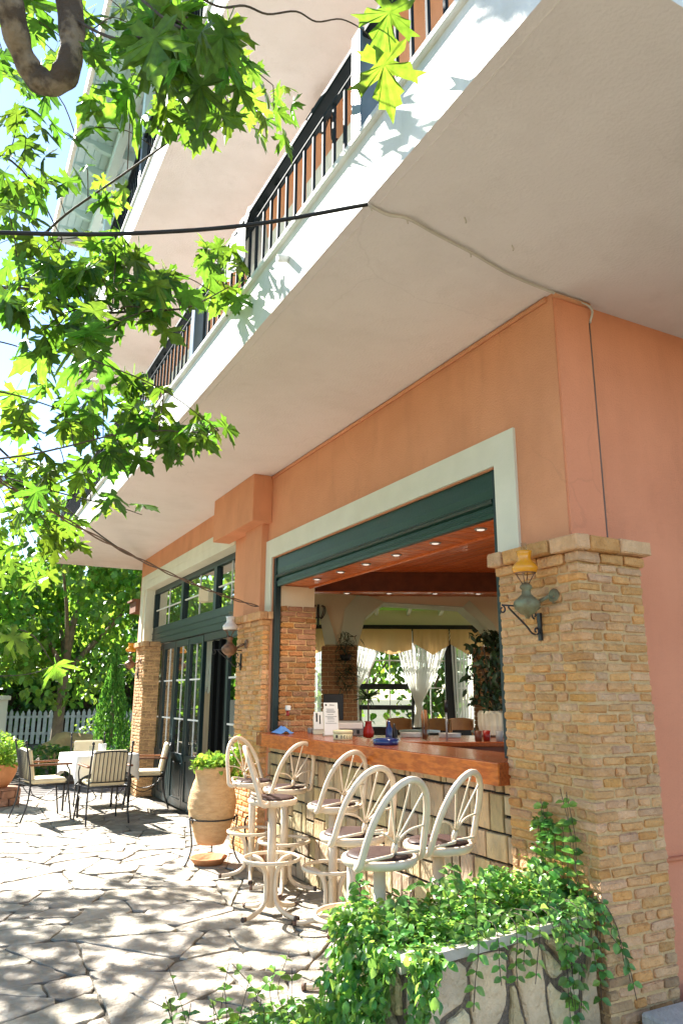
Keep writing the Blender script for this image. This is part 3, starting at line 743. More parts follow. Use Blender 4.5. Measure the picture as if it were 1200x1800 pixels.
    bld('curtain_rail', MB().box((-1.6, 13.42, 2.64), (3.6, 13.62, 2.727)).xf(IM), 'black')
    rf = MB().prism([(10.3, 3.42), (13.75, 2.99), (13.75, 3.05), (10.3, 3.50)], -1.2, 3.8, 'x').xf(IM); rf = bld('pavilion_roof', rf, 'roof_sheet', label='translucent green roof of the window room')
    for k in range(9):
        u = -1.1+k*.58
        MB().prism([(10.3, 3.30), (13.7, 2.88), (13.7, 2.985), (10.3, 3.415)], u-.03, u+.03, 'x').xf(IM).out('rafter', 'sage', rf)
    # window wall: dark posts, white bars, glass
    ww = MB()
    posts = (-1.55, .02, 1.30, 1.96, 3.2)
    for u, w in zip(posts, (.09, .09, .04, .09, .09)): ww.box((u-w, 13.5, .2), (u+w, 13.6, 2.64))
    ww.box((.11, 13.49, 1.59), (1.26, 13.61, 1.69)); ww.box((.11, 13.49, 1.24), (1.26, 13.61, 1.32)); ww.box((-1.46, 13.5, .2), (3.1, 13.6, .95))
    w = bld('window_wall', ww.xf(IM), 'black', label='window wall with black posts')
    for a, b_ in ((-1.46, -.07), (.11, 1.26), (1.34, 1.87), (2.05, 3.11)):
        MB().box((a, 13.548, .95), (b_, 13.552, 2.64)).xf(IM).out('pane', 'glass_clear', w)
        m = MB()
        for z in (1.62, 2.10): m.box((a, 13.53, z-.01), (b_, 13.57, z+.01))
        n = 2 if b_-a > .9 else 1
        for k in range(1, n+1): m.box((a+(b_-a)*k/(n+1)-.009, 13.535, .95), (a+(b_-a)*k/(n+1)+.009, 13.565, 2.64))
        m.xf(IM).out('muntin', 'white_strip', w)
inside()
# ================================================================== BAR COUNTER, PLANTER, STEP
def counter():
    t = thing('bar_counter', 'stone clad bar counter with thick red wooden top in the open front', 'bar counter', (2.8, 5.0, 0))
    MB().box((2.828, 3.29, 0), (3.05, 6.93, 1.028)).out('counter_wall', 'clad_joint', t)
    MB().box((2.655, 3.255, 1.034), (3.17, 6.62, 1.150), bev=.006).out('counter_top', 'wood_top', t)
    MB().box((2.72, 6.622, 1.03), (3.17, 6.94, 1.150)).out('counter_top', 'wood_top', t)
    MB().box((2.641, 3.250, 1.034), (2.6545, 6.62, 1.147), bev=.003).out('front_edge', 'burl', t)
    MB().box((3.05, 3.29, .02), (3.6, 6.9, .12)).out('plinth', 'dark_wood', t)
    # upright cladding slabs in ragged courses
    rr = random.Random(12); y0, y1 = 3.29, 6.93
    z = .0; row = 0
    for h in (.20, .165, .245, .15, .21, .062):
        y = y0-rr.uniform(0, .08)
        while y < y1:
            w = rr.uniform(.055, .20); e = min(y1, y+w); a = max(y0, y)
            if e-a > .02:
                parts = [(z, z+h)]
                if h > .18 and rr.random() < .28: c = z+h*rr.uniform(.35, .65); parts = [(z, c), (c, z+h)]
                sk = (a-y0)*-.035+.0 # courses fall slightly to the right
                for (p, q) in parts:
                    q2 = min(q, 1.026)
                    if q2-p < .02: continue
                    pr = rr.uniform(0, .008); g = .0075
                    poly = [np.array(v) for v in ((a+g, p+g), (e-g, p+g+rr.uniform(-.004, .004)), (e-g, q2-g), (a+g, q2-g+rr.uniform(-.004, .004)))]
                    cl_stone(poly, 2.806-pr, rr).out('stone', 'clad', t)
            y = e+.0
        z += h
def cl_stone(poly, xf, rr):
    mb = MB(); c = sum(poly)/4
    A = [mb.bm.verts.new((2.832, p[0], p[1])) for p in poly]; B = [mb.bm.verts.new((xf+.004, p[0], p[1])) for p in poly]
    T = [mb.bm.verts.new((xf+rr.uniform(-.002, .002), *(p+(c-p)/max(.01, math.hypot(*(c-p)))*.007))) for p in poly]
    for i in range(4):
        j = (i+1) % 4; mb.bm.faces.new((A[i], A[j], B[j], B[i])); mb.bm.faces.new((B[i], B[j], T[j], T[i]))
    mb.bm.faces.new(T); return mb
counter()
PL = [(1.585, 2.545), (2.715, 2.700), (2.715, 3.06), (1.60, 2.97)]
def planter():
    t = thing('stone_planter', 'raised planter faced with crazy paving and a marble coping against the near pillar', 'planter', (2.1, 2.75, 0))
    ins = lambda d: [(1.585+d, 2.545+d), (2.715, 2.700+d), (2.715, 3.06-d), (1.60+d, 2.97-d)]
    MB().prism(ins(.03), 0, .515).out('planter_wall', 'crazy_joint', t)
    # coping as a frame of four marble strips
    o = ins(-.005); i_ = ins(.10)
    for k in range(4):
        if k == 1: continue
        j = (k+1) % 4
        MB().prism([o[k], o[j], i_[j], i_[k]], .517, .555).out('coping', 'marble', t)
    MB().prism(ins(.101), .516, .545).out('soil', 'soil', t)
    rr = random.Random(31)
    def face(A, B, n, zt):
        A, B = Vector((*A, 0)), Vector((*B, 0)); L = (B-A).length; e = (B-A)/L; nn = Vector((e.y, -e.x, 0))
        for c in crazy([(0, 0), (L, 0), (L, zt), (0, zt)], .035, .10, rr, 1.7):
            if len(c) < 3: continue
            q = shrink(c, rr.uniform(.007, .016))
            if len(q) < 3: continue
            q = rough_outline(q, .05, .006, rr, .2)
            pr = rr.uniform(.0, .008)
            slab_stone(MB(), q, -.012, .012+pr*1.4, lambda u, v, h: tuple(A+e*u+nn*(h)+Vector((0, 0, v))), .013, .02, rr).out('stone', 'crazy', t)
    a = ins(.03)
    face(a[0], a[1], .155, .51); face(a[3], a[0], .15, .51)
    return t
planter()
def step():
    m = MB().box((2.86, 1.2, -.04), (5.0, 2.63, .155), bev=.012); o = m.out('concrete_step', 'concrete')
    tag(o, 'low pale concrete step at the foot of the near brick pillar', 'step')
step()

# ================================================================== BAR STOOLS
def make_stool(label):
    t = thing('bar_stool', label, 'bar stool', (0, 0, 0), 'swivel bar stools along the counter', local=True)
    H = .765
    MB().tube([(0, 0, .05), (0, 0, H-.05)], .030, 12).out('pole', 'stool', t)
    for k in range(4):
        a = PI/4+k*PI/2; c, s = math.cos(a), math.sin(a)
        P = [(.185, .352), (.125, .345), (.075, .31), (.050, .25), (.046, .14), (.060, .085), (.11, .045), (.20, .022), (.245, .019)]
        l = MB().tube(catmull([(r*c, r*s, z) for r, z in P], 4), .0165, 8).out('leg', 'stool', t)
        MB().tube([(.240*c, .240*s, .019), (.264*c, .264*s, .018)], .0185, 8).out('foot_cap', 'rust', l)
    MB().tube([(.20*math.cos(a), .20*math.sin(a), .365) for a in np.linspace(0, 2*PI, 33)[:-1]], .0125, 8, closed=True).out('foot_ring', 'stool', t)
    MB().lathe([(.06, H-.06), (.06, H-.045), (.165, H-.038), (.176, H-.028), (.180, H-.012), (.174, H), (.160, H+.002), (.150, H-.004)], n=32).out('seat_rim', 'stool', t)
    MB().lathe([(.155, H-.008), (.157, H+.004), (.145, H+.014), (.10, H+.018), (.02, H+.015)], n=32).out('seat', 'vinyl', t)
    # hooped back: from hooks at the sides of the seat, up and leaning back (-y)
    top = .372
    def P(x, z): return (x, -.085-.13*(z/top)**1.2, H-.02+z)
    pts = [(-.172, -.035, H-.018), (-.196, -.055, H-.026), (-.204, -.082, H-.012)]
    hoop = [(-.198, .05), (-.188, .125), (-.170, .21), (-.130, .295), (-.072, .350), (0, .372)]
    hp = [P(x, z) for x, z in hoop]; hp += [(-x, y, z) for x, y, z in hp[:-1][::-1]]
    pts = pts+hp+[(-x, y, z) for x, y, z in pts[::-1]]
    bk = MB().tube(catmull(pts, 4), .0165, 9).out('back_hoop', 'stool', t)
    hub = P(0, .085)
    MB().tube([P(0, .03), P(0, .06), hub], [.010, .015, .012], 8).out('hub', 'stool', bk)
    for x, z in ((-.184, .15), (-.112, .312), (0, .360), (.112, .312), (.184, .15)):
        e = P(x, z); m = [(hub[i]*.55+e[i]*.45) for i in range(3)]
        m[2] += .02*(1 if abs(x) > .15 else 0)
        MB().tube(catmull([hub, tuple(m), e], 4), .0052, 6).out('spoke', 'stool', bk)
    for s in (-1, 1):
        MB().tube(catmull([P(0, .035), (s*.09, -.155, H+.028), (s*.155, -.09, H+.008), (s*.178, -.02, H-.012)], 5), .007, 6).out('brace', 'stool', bk)
    return t
ST = [((2.46, 6.32), 204, 'bar stool farthest along the counter, its hoop turned away beside the middle pillar'),
      ((2.535, 5.80), 16, 'bar stool second from the middle pillar, pushed close to the counter end'),
      ((2.20, 5.25), -112, 'bar stool seen edge on with its hoop in profile, standing out on the paving'),
      ((2.46, 4.80), 14, 'bar stool in the middle of the row behind the open footring'),
      ((2.05, 3.77), 12, 'bar stool at the centre of the row between two others, outer line'),
      ((1.90, 3.23), 14, 'bar stool standing nearest the planter leaves with its hoop before another'),
      ((2.33, 3.37), 22, 'bar stool nearest the tan brick pillar at the counter end')]
def stools():
    first = None
    for (x, y), a, lab in ST:
        if first is None:
            first = make_stool(lab); first.location = (x, y, .004); first.rotation_euler = (0, 0, R(a))
        else: dup(first, (x, y, .004), R(a), lab)
stools()

# ================================================================== LAMPS
def lamp(loc, shade, body, label, s=1.0):
    """hurricane lamp on a wrought iron bracket; wall is on +x, arm runs to -x"""
    t = thing('wall_lamp', label, 'wall lamp', loc, 'hurricane lamps on the brick pillars', local=True)
    wx = .155*s
    def sc(p): return [(r*s, z*s) for r, z in p]
    MB().lathe(sc([(.012, -.235), (.02, -.215), (.045, -.205), (.075, -.175), (.083, -.15), (.078, -.13), (.05, -.105), (.03, -.085), (.026, -.06), (.04, -.045), (.034, -.03), (.016, -.015)]), n=20).out('oil_font', body, t)
    m = MB()
    for k in range(4):
        a = k*PI/2+.6; m.tube([(.02*s*math.cos(a), .02*s*math.sin(a), -.02*s), (.058*s*math.cos(a), .058*s*math.sin(a), .045*s)], .0035*s, 5)
    m.tube([(.06*s*math.cos(a), .06*s*math.sin(a), .048*s) for a in np.linspace(0, 2*PI, 21)[:-1]], .006*s, 6, closed=True); m.out('gallery', 'copper', t)
    sh = MB().lathe(sc([(.058, .045), (.070, .05), (.080, .068), (.080, .085), (.064, .105), (.044, .122), (.040, .14), (.044, .165), (.050, .185), (.046, .186), (.036, .14), (.06, .10), (.072, .08), (.055, .047)]), n=28).out('lamp_shade', shade, t)
    MB().lathe(sc([(.017, .03), (.019, .10), (.018, .24), (.0165, .24), (.0165, .03)]), n=14).out('chimney', 'glass_clear', t)
    # rosette against the wall, joined to the font
    MB().tube([(.07*s, 0, -.14*s), (wx-.02, -.06*s, -.095*s)], .012*s, 8).out('stalk', body, t)
    r = MB(); prof = [(.005, .0), (.02, .012), (.045, .016), (.062, .008), (.066, 0)]
    r.lathe(prof, n=18); r.xf(Matrix.Translation((wx, -.075*s, -.095*s)) @ Matrix.Rotation(-PI/2, 4, 'Y') @ Matrix.Scale(s*.72, 4)); r.out('rosette', body, t)
    # bracket with scrolls
    b = MB(); y = .055*s
    def spiral(cx, cz, r0, tt, d, a0): return [(cx+d*r0*(1-.105*a)*math.cos(a0+a), y, cz+r0*(1-.105*a)*math.sin(a0+a)) for a in np.linspace(0, tt, 14)]
    b.box((wx-.014, y-.012, -.36*s), (wx-.002, y+.012, -.19*s))
    b.tube([(wx, y, -.155*s), (-.15*s, y, -.155*s)]+[p for p in spiral(-.15*s, -.182*s, .027*s, 6.2, -1, PI/2)], .0055*s, 6)
    tw = [(-.10*s, y, -.16*s), (-.085*s, y, -.18*s), (.03*s, y, -.27*s), (.075*s, y, -.315*s), (.105*s, y, -.325*s)]
    b.tube(catmull(tw, 4), .006*s, 6)
    b.tube(spiral(.115*s, -.30*s, .024*s, 6, 1, -PI/2), .0055*s, 6); b.tube(spiral(.105*s, -.205*s, .022*s, 6, -1, -PI/2), .0055*s, 6)
    b.out('bracket', 'iron', t)
    return t
lamp((2.592, 2.90, 2.075), 'amber', 'verdigris', 'hurricane lamp with an amber glass shade on the near brick pillar', .83)
lamp((2.565, 7.38, 2.10), 'opal', 'copper', 'hurricane lamp with a white glass shade on the middle brick pillar')
lamp((2.565, 12.1, 2.10), 'amber', 'copper', 'small amber hurricane lamp on the far brick pillar beside the trees')
def lantern():
    t = thing('wall_lantern', 'black wall lantern with clear glass behind the balcony railing', 'lantern', (2.62, 5.46, 7.02))
    c = (2.62, 5.46, 6.85)
    MB().lathe([(.045, 0), (.085, .17), (.08, .17), (.04, .0)], c, 6, False).out('lantern_glass', 'glass_clear', t)
    m = MB().lathe([(.11, .17), (.10, .19), (.05, .24), (.015, .27), (.01, .31)], c, 12); m.lathe([(.01, -.04), (.05, -.02), (.05, 0)], c, 12)
    for k in range(6): a = k*PI/3; m.tube([(c[0]+.046*math.cos(a), c[1]+.046*math.sin(a), c[2]), (c[0]+.088*math.cos(a), c[1]+.088*math.sin(a), c[2]+.17)], .006, 5)
    m.tube(catmull([(2.80, 5.46, 6.8), (2.74, 5.46, 6.78), (2.72, 5.46, 7.1), (2.66, 5.46, 7.2), (2.62, 5.46, 7.15)], 5), .01, 6); m.out('frame', 'iron', t)
lantern()

# ================================================================== DOWNLIGHTS (lit fittings)
def downlights():
    pts = [((3.01, y, 2.564), 'strip') for y in (3.77, 4.29, 4.82, 5.30, 5.76, 6.24)]+[(ipos(u, 7.835, 2.555), 'beam') for u in (.06, .51, 1.0, 1.46)]
    words = ('nearest the brick pillar', 'second from the brick pillar', 'third from the brick pillar', 'fourth from the brick pillar', 'fifth from the brick pillar', 'farthest from the brick pillar')
    words2 = ('leftmost on the dark beam', 'second from the left on the dark beam', 'third from the left on the dark beam', 'rightmost on the dark beam')
    for i, (p, k) in enumerate(pts):
        t = thing('ceiling_spotlight', 'small round white spotlight '+(words[i]+' in the red board strip' if k == 'strip' else words2[i-6]), 'spotlight', p, 'spotlights set in the red wooden ceiling', local=True)
        MB().lathe([(.042, .004), (.044, -.003), (.037, -.009), (.029, -.006)], n=18).out('bezel', 'grey', t)
        MB().lathe([(.028, -.002), (.025, -.009), (.01, -.012)], n=14).out('lens', 'lens', t)
        ld = bpy.data.lights.new('spotlight_bulb', 'SPOT'); ld.energy = 5.2; ld.spot_size = R(150); ld.spot_blend = .8; ld.color = (1, .82, .62); ld.shadow_soft_size = .03
        lo = bpy.data.objects.new('spotlight_bulb', ld); COL.objects.link(lo); lo.parent = t; lo.location = (0, 0, -.03)
downlights()

# ================================================================== CABLES, TOWEL
def cables():
    a = [(1.477, 2.575, 3.705), (.936, 2.714, 3.502), (.412, 2.863, 3.38), (-.012, 2.902, 3.272), (-.3, 2.927, 3.203), (-1.0, 3.4, 3.25), (-1.75, 4.9, 3.9)]
    o = MB().tube(catmull(a, 8), .0092, 7).out('overhead_cable', 'cable_black'); tag(o, 'thick black cable strung from the balcony edge to the plane tree', 'cable')
    b = [(1.477, 2.575, 3.706), (1.60, 2.60, 3.709), (1.70, 2.575, 3.704), (1.9, 2.62, 3.709), (2.14, 2.66, 3.707), (2.45, 2.73, 3.709), (2.78, 2.752, 3.704), (3.06, 2.752, 3.69), (3.075, 2.772, 3.6)]
    t = thing('wall_cable', 'white painted cable clipped along the soffit and down the corner of the end wall', 'cable', (2.0, 2.66, 3.70))
    MB().tube(catmull(b, 6), .0075, 6).out('cable', 'cable_white', t)
    MB().tube([(3.075, 2.783, 3.6), (3.076, 2.784, 2.8), (3.078, 2.783, .4)], .0085, 6).out('drop', 'cable_tan', t)  # shadow along the drop put into its darker colour
    for p in ((1.50, 2.575, 3.70), (1.70, 2.575, 3.70), (2.14, 2.66, 3.703), (1.95, 2.45, 3.708), (2.3, 2.52, 3.708)):
        MB().tube([(p[0]-.012, p[1], p[2]+.006), (p[0], p[1]+.004, p[2]-.006), (p[0]+.012, p[1]+.02, p[2]-.004)], .004, 5).out('clip', 'cable_white', t)
    for k, (A, B) in enumerate((((2.71, 6.98, 2.36), CB1), ((2.79, 12.5, 3.66), CB2))):
        A, B = Vector(A), Vector(B); pts = []
        for i in range(25):
            f = i/24; p = A.lerp(B, f); p.z -= .10*4*f*(1-f); pts.append(p)
        if k == 0:
            tt = thing('twisted_cable', 'twisted pair of tan cables running past the glass doors to the middle pillar', 'cable', tuple(A))
            for s in (0, PI):
                q = []
                for i in range(97):
                    f = i/96; p = A.lerp(B, f); p.z -= .10*4*f*(1-f); a_ = f*40+s
                    q.append(p+Vector((.006*math.cos(a_), 0, .009*math.sin(a_))))
                MB().tube(q, .0055, 5).out('strand', 'cable_tan', tt)
        else: tag(MB().tube(pts, .009, 6).out('overhead_wire', 'cable_black'), 'thin dark wire from the far end of the facade up into the tree', 'cable')
CB1 = (-.12, 4.40, 2.80); CB2 = (0.035, 5.709, 3.347)
cables()
def towel():
    m = MB(); n = 10; V = []
    for i in range(n+1):
        for j, (dx, z) in enumerate(((.10, 4.50), (.075, 4.65), (.05, 4.785), (-.03, 4.785), (-.06, 4.62), (-.055, 4.40))):
            V.append(m.bm.verts.new((1.53+dx+.012*math.sin(i*1.7+j), 4.22+i*.042, z+.01*math.sin(i*2.1))))
    for i in range(n):
        for j in range(5):
            f = m.bm.faces.new((V[i*6+j], V[i*6+j+1], V[(i+1)*6+j+1], V[(i+1)*6+j])); f.smooth = True
    tag(m.out('towel', 'linen'), 'white cloth hung over the balcony handrail', 'towel')
towel()

# ================================================================== TERRACOTTA JARS
def rosettes(name, centre, r, n, size, m, parent, zr=.12, tv=None, seed=1):
    g = np.random.default_rng(seed); tv = tv or oval_leaf(.30, .12, .1)
    a = g.uniform(0, 2*PI, n); q = np.sqrt(g.uniform(0, 1, n))*r
    pos = np.stack([centre[0]+q*np.cos(a), centre[1]+q*np.sin(a), centre[2]+g.uniform(0, zr, n)*(1.1-(q/r)**2*.6)], 1)
    o = instances(name, tv[0], tv[1], pos, rots(n, .8, -.3, g), g.uniform(.7, 1.2, (n, 1))*size, m, parent, 'stuff'); return o
def jar():
    c = (2.34, 7.04); t = thing('terracotta_jar', 'tall ribbed terracotta jar of succulents in an iron stand by the glass doors', 'jar', (*c, 0))
    prof = [(.02, .165), (.122, .165), (.135, .19), (.172, .29), (.205, .39), (.222, .48), (.221, .545), (.203, .63), (.178, .705), (.165, .75), (.166, .78), (.180, .805), (.187, .82), (.184, .842), (.170, .842), (.160, .82), (.158, .78), (.02, .78)]
    pp = []
    for (r0, z0), (r1, z1) in zip(prof, prof[1:]):
        k = max(1, int(abs(z1-z0)/.013))
        for i in range(k): f = i/k; pp.append((r0+(r1-r0)*f+.0016*math.sin((z0+(z1-z0)*f)*330), z0+(z1-z0)*f))
    pp.append(prof[-1])
    MB().lathe(pp, (*c, 0), 40).out('jar_body', 'terra', t)
    MB().lathe([(.02, .782), (.155, .788), (.15, .80), (.02, .805)], (*c, 0), 18).out('soil', 'soil', t)
    s = MB().tube([(c[0]+.212*math.cos(a), c[1]+.212*math.sin(a), .385) for a in np.linspace(0, 2*PI, 29)[:-1]], .007, 6, closed=True)
    for a in (PI+.35, -.62, 1.2):
        d = (math.cos(a), math.sin(a)); s.tube(catmull([(c[0]+d[0]*r, c[1]+d[1]*r, z) for r, z in ((.212, .36), (.225, .40), (.243, .41), (.243, .36), (.222, .25), (.215, .15), (.245, .06), (.285, .006))], 4), .0075, 6)
    s.out('iron_stand', 'iron', t)
    rosettes('succulents', (*c, .815), .19, 620, .055, 'sedum', t, .12, oval_leaf(.36, .1, -.1))
    rosettes('succulents', (c[0]+.20, c[1]-.06, .70), .08, 160, .055, 'sedum', t, .42, oval_leaf(.36, .1, -.1), 3)
    o = MB().lathe([(.02, .004), (.125, .004), (.165, .05), (.172, .062), (.158, .062), (.12, .022), (.02, .018)], (2.31, 6.99, 0), 32).out('terracotta_saucer', 'terra_pot'); tag(o, 'shallow terracotta saucer on the paving under the jar stand', 'saucer')
    o = MB().tube(catmull([(2.72, 6.9, .36), (2.62, 6.86, .40), (2.58, 6.80, .30), (2.6, 6.72, .14), (2.64, 6.62, .02), (2.8, 6.5, .012)], 6), .009, 6).out('hose_loop', 'cable_black'); tag(o, 'thin black hose bent down beside the terracotta jar', 'hose')
    c = (.80, 11.85); t = thing('flower_pot', 'round terracotta pot of green herbs on a low stone pedestal', 'flower pot', (*c, 0))
    MB().lathe([(.02, .225), (.14, .225), (.20, .31), (.245, .42), (.255, .50), (.27, .51), (.27, .54), (.235, .54), (.22, .48), (.02, .48)], (*c, 0), 28).out('pot_body', 'terra_pot', t)
    rosettes('herbs', (*c, .50), .30, 900, .085, 'sedum', t, .42, oval_leaf(.2, .1, .1), 5)
    p = thing('stone_pedestal', 'low round pedestal of reddish stones under the herb pot', 'pedestal', (*c, 0)); MB().lathe([(.02, 0), (.285, 0), (.285, .2), (.02, .2)], (*c, 0), 20).out('core', 'flag_joint', p)
    for row in range(2):
        for k in range(9):
            a = k*2*PI/9+row*.35
            MB().box((-.095, -.03, 0), (.095, .03, .098), bev=.012).jitter(.006).xf(Matrix.Translation((c[0]+.285*math.cos(a), c[1]+.285*math.sin(a), .003+row*.102)) @ Matrix.Rotation(a+PI/2, 4, 'Z')).out('stone', 'socle', p)
    MB().lathe([(.02, .205), (.31, .205), (.31, .222), (.02, .222)], (*c, 0), 20).out('slab', 'socle', p)
jar()

# ================================================================== TABLE AND CHAIRS
def table():
    c = Vector((1.92, 10.55, 0)); t = thing('patio_table', 'square patio table under a white cloth on the sunny paving', 'table', tuple(c), rz=R(8), local=True)
    MB().box((-.37, -.37, .70), (.37, .37, .73)).out('tabletop', 'dark_wood', t)
    for sx in (-1, 1):
        for sy in (-1, 1): MB().tube([(sx*.32, sy*.32, 0), (sx*.33, sy*.33, .70)], .014, 6).out('leg', 'iron', t)
    # cloth: flat top, wavy drop, corners hanging lower
    k = MB(); n = 56; per = []
    for i in range(n):
        f = i/n*4; sd = int(f); u = f-sd
        per.append([(-.39+.78*u, -.39), (.39, -.39+.78*u), (.39-.78*u, .39), (-.39, .39-.78*u)][sd])
    rings = []
    for lv, z in ((0, .735), (1, .728), (2, .63), (3, .53)):
        rg = []
        for i, (x, y) in enumerate(per):
            cn = max(0, min(abs(x), abs(y))/.39)**4
            o = (0, .012, .022, .03)[lv]+(.014*math.sin(i*1.35) if lv > 1 else 0); l = math.hypot(x, y)
            zz = z-(cn*.13 if lv == 3 else cn*.05 if lv == 2 else 0)
            rg.append(k.bm.verts.new((x*(1+o/l), y*(1+o/l), zz)))
        rings.append(rg)
    for A, B in zip(rings, rings[1:]):
        for i in range(n): f = k.bm.faces.new((A[i], A[(i+1) % n], B[(i+1) % n], B[i])); f.smooth = True
    k.bm.faces.new(rings[0]); cl = k.out('tablecloth', 'linen'); cl.location = (c.x, c.y, .001); cl.rotation_euler = (0, 0, R(8))
    tag(cl, 'white cloth draped over the patio table', 'tablecloth')
    o = MB().lathe([(.045, 0), (.05, .015), (.05, .11), (.046, .11), (.043, .015), (.01, .012)], (1.97, 10.62, .737), 16).out('napkin_pot', 'linen'); tag(o, 'white cup standing on the patio table', 'cup')
    for x, y, w in ((1.80, 10.42, 'left of the ashtray'), (2.06, 10.36, 'at the right front corner of the cloth')):
        o = MB().lathe([(.026, 0), (.03, .004), (.034, .10), (.032, .10), (.027, .008), (.01, .006)], (x, y, .737), 14).out('drinking_glass', 'glass_clear'); tag(o, 'small clear glass on the white cloth '+w, 'glass')
    o = MB().lathe([(.05, 0), (.06, .004), (.06, .03), (.05, .03), (.045, .012), (.01, .01)], (1.93, 10.38, .737), 16).out('ashtray', 'glass_clear'); tag(o, 'clear glass ashtray in the middle of the white cloth', 'ashtray')
table()
def make_chair(label):
    t = thing('garden_chair', label, 'chair', (0, 0, 0), 'iron garden chairs round the patio table', local=True)
    W, D, S = .235, .235, .42
    for sx in (-1, 1):
        MB().tube(catmull([(sx*W, D-.02, S), (sx*(W+.005), D+.01, .25), (sx*(W+.02), D+.05, 0)], 4), .0105, 6).out('leg', 'iron', t)
        MB().tube(catmull([(sx*W, -D+.01, S), (sx*(W+.005), -D-.01, .2), (sx*(W+.015), -D-.075, 0)], 4), .0105, 6).out('leg', 'iron', t)
        st = MB().tube(catmull([(sx*W, -D+.01, S-.02), (sx*W, -D-.02, .62), (sx*W, -D-.085, .90)], 5), .011, 6); st.lathe([(.003, 0), (.016, .012), (.018, .026), (.01, .04), (.002, .046)], (sx*W, -D-.086, .895), 10); st.out('back_post', 'iron', t)
        ar = MB().tube(catmull([(sx*W, D-.02, S), (sx*(W+.02), D-.01, .55), (sx*(W+.015), D-.05, .635)], 4), .009, 6).out('arm_support', 'iron', t)
        MB().box((sx*(W+.015)-.024, -D-.03, .637), (sx*(W+.015)+.024, D+.01, .66), bev=.007).out('armrest', 'arm_wood', ar)
        MB().tube(catmull([(sx*W*.8, -D+.02, S-.03), (sx*W*.5, -D+.10, .28), (sx*W*.95, D*.2, .22), (sx*W, D-.03, .30)], 5), .006, 5).out('stay', 'iron', t)
    f = MB().tube([(-W, -D+.01, S-.01), (W, -D+.01, S-.01), (W, D-.02, S-.01), (-W, D-.02, S-.01)], .0105, 6, closed=True)
    for k in range(7): x = -W+W*2*(k+1)/8; f.tube([(x, -D+.01, S-.01), (x, D-.02, S-.01)], .004, 5)
    f.out('seat_frame', 'iron', t)
    b = MB()
    for z, y in ((.47, -D+.003), (.80, -D-.056)): b.tube(catmull([(-W, y, z), (0, y-.02, z+(.025 if z > .6 else 0)), (W, y, z)], 5), .0085, 6)
    b.out('back_rail', 'iron', t)
    for k in range(9):
        x = -W+2*W*(k+1)/10; q = -.02*(1-(x/W)**2)
        MB().tube([(x, -D+.003+q, .47), (x, -D-.056+q, .80+.025*(1-(x/W)**2))], .0055, 5).out('back_bar', 'iron', t)
    MB().box((-.215, -.20, S+.002), (.215, .215, S+.06), bev=.022).out('seat_cushion', 'cushion', t)
    MB().box((-.205, -.028, 0), (.205, .028, .37), bev=.022).xf(Matrix.Translation((0, -.19, S+.05)) @ Matrix.Rotation(R(11), 4, 'X')).out('back_cushion', 'cushion', t)
    return t
def chairs():
    L = [((1.86, 9.78), 4, 'iron chair with its slatted back to the front, nearest on the patio'),
         ((1.24, 10.33), -80, 'iron chair at the left side of the table, facing the building'),
         ((2.60, 10.72), 78, 'iron chair beside the glass doors, facing the patio table'),
         ((1.98, 11.42), 183, 'iron chair behind the patio table, mostly hidden by the cloth')]
    f = None
    for (x, y), a, lab in L:
        if f is None: f = make_chair(lab); f.location = (x, y, .004); f.rotation_euler = (0, 0, R(a))
        else: dup(f, (x, y, .004), R(a), lab)
chairs()

# ================================================================== GARDEN BOUNDARY
def boundary():
    t = thing('picket_fence', 'weathered white picket fence behind the patio under the trees', 'fence', (3.6, 24.5, 0))
    for z in (.30, .78): MB().box((1.6, 24.53, z), (6.6, 24.57, z+.07)).out('rail', 'picket', t)
    rr = random.Random(2); k = 0; x = 1.7
    while x < 6.5:
        h = 1.02+rr.uniform(-.03, .03)
        m = MB().prism([(-.05, .04), (.05, .04), (.05, h-.09), (.0, h), (-.05, h-.09)], 24.50, 24.525, 'y'); m.xf(Matrix.Translation((x, 0, 0))).out('picket', 'picket', t); x += .158
    g = thing('gate_pier', 'pale rendered gate pier with a dark iron grille', 'gate pier', (1.1, 18.9, 0))
    MB().box((.95, 18.7, 0), (1.32, 19.0, 1.35)).out('pier', 'cream', g); MB().box((.90, 18.65, 1.35), (1.37, 19.05, 1.44), bev=.01).out('pier_cap', 'cream', g)
    m = MB()
    for k in range(9): m.box((-.2+k*.12, 18.84, .25), (-.18+k*.12, 18.86, 1.15))
    m.box((-.3, 18.83, 1.1), (.95, 18.87, 1.14)); m.box((-.3, 18.83, .25), (.95, 18.87, .29)); m.out('grille', 'iron', g)
    MB().box((-1.6, 18.72, 0), (-.3, 18.98, 1.35)).out('pier', 'cream', g)
    r = MB(); bmesh.ops.create_icosphere(r.bm, subdivisions=3, radius=1)
    for v in r.bm.verts:
        n = v.co.normalized(); v.co = Vector((n.x*.62, n.y*.4, n.z*.46))*(1+.10*math.sin(n.x*7+n.z*4)+.08*math.sin(n.y*9+n.z*8))
    for f in r.bm.faces: f.smooth = True
    r.xf(Matrix.Translation((2.45, 16.6, .25))); tag(r.out('boulder', 'rock'), 'ochre coloured boulder in the bed behind the patio table', 'boulder')
boundary()
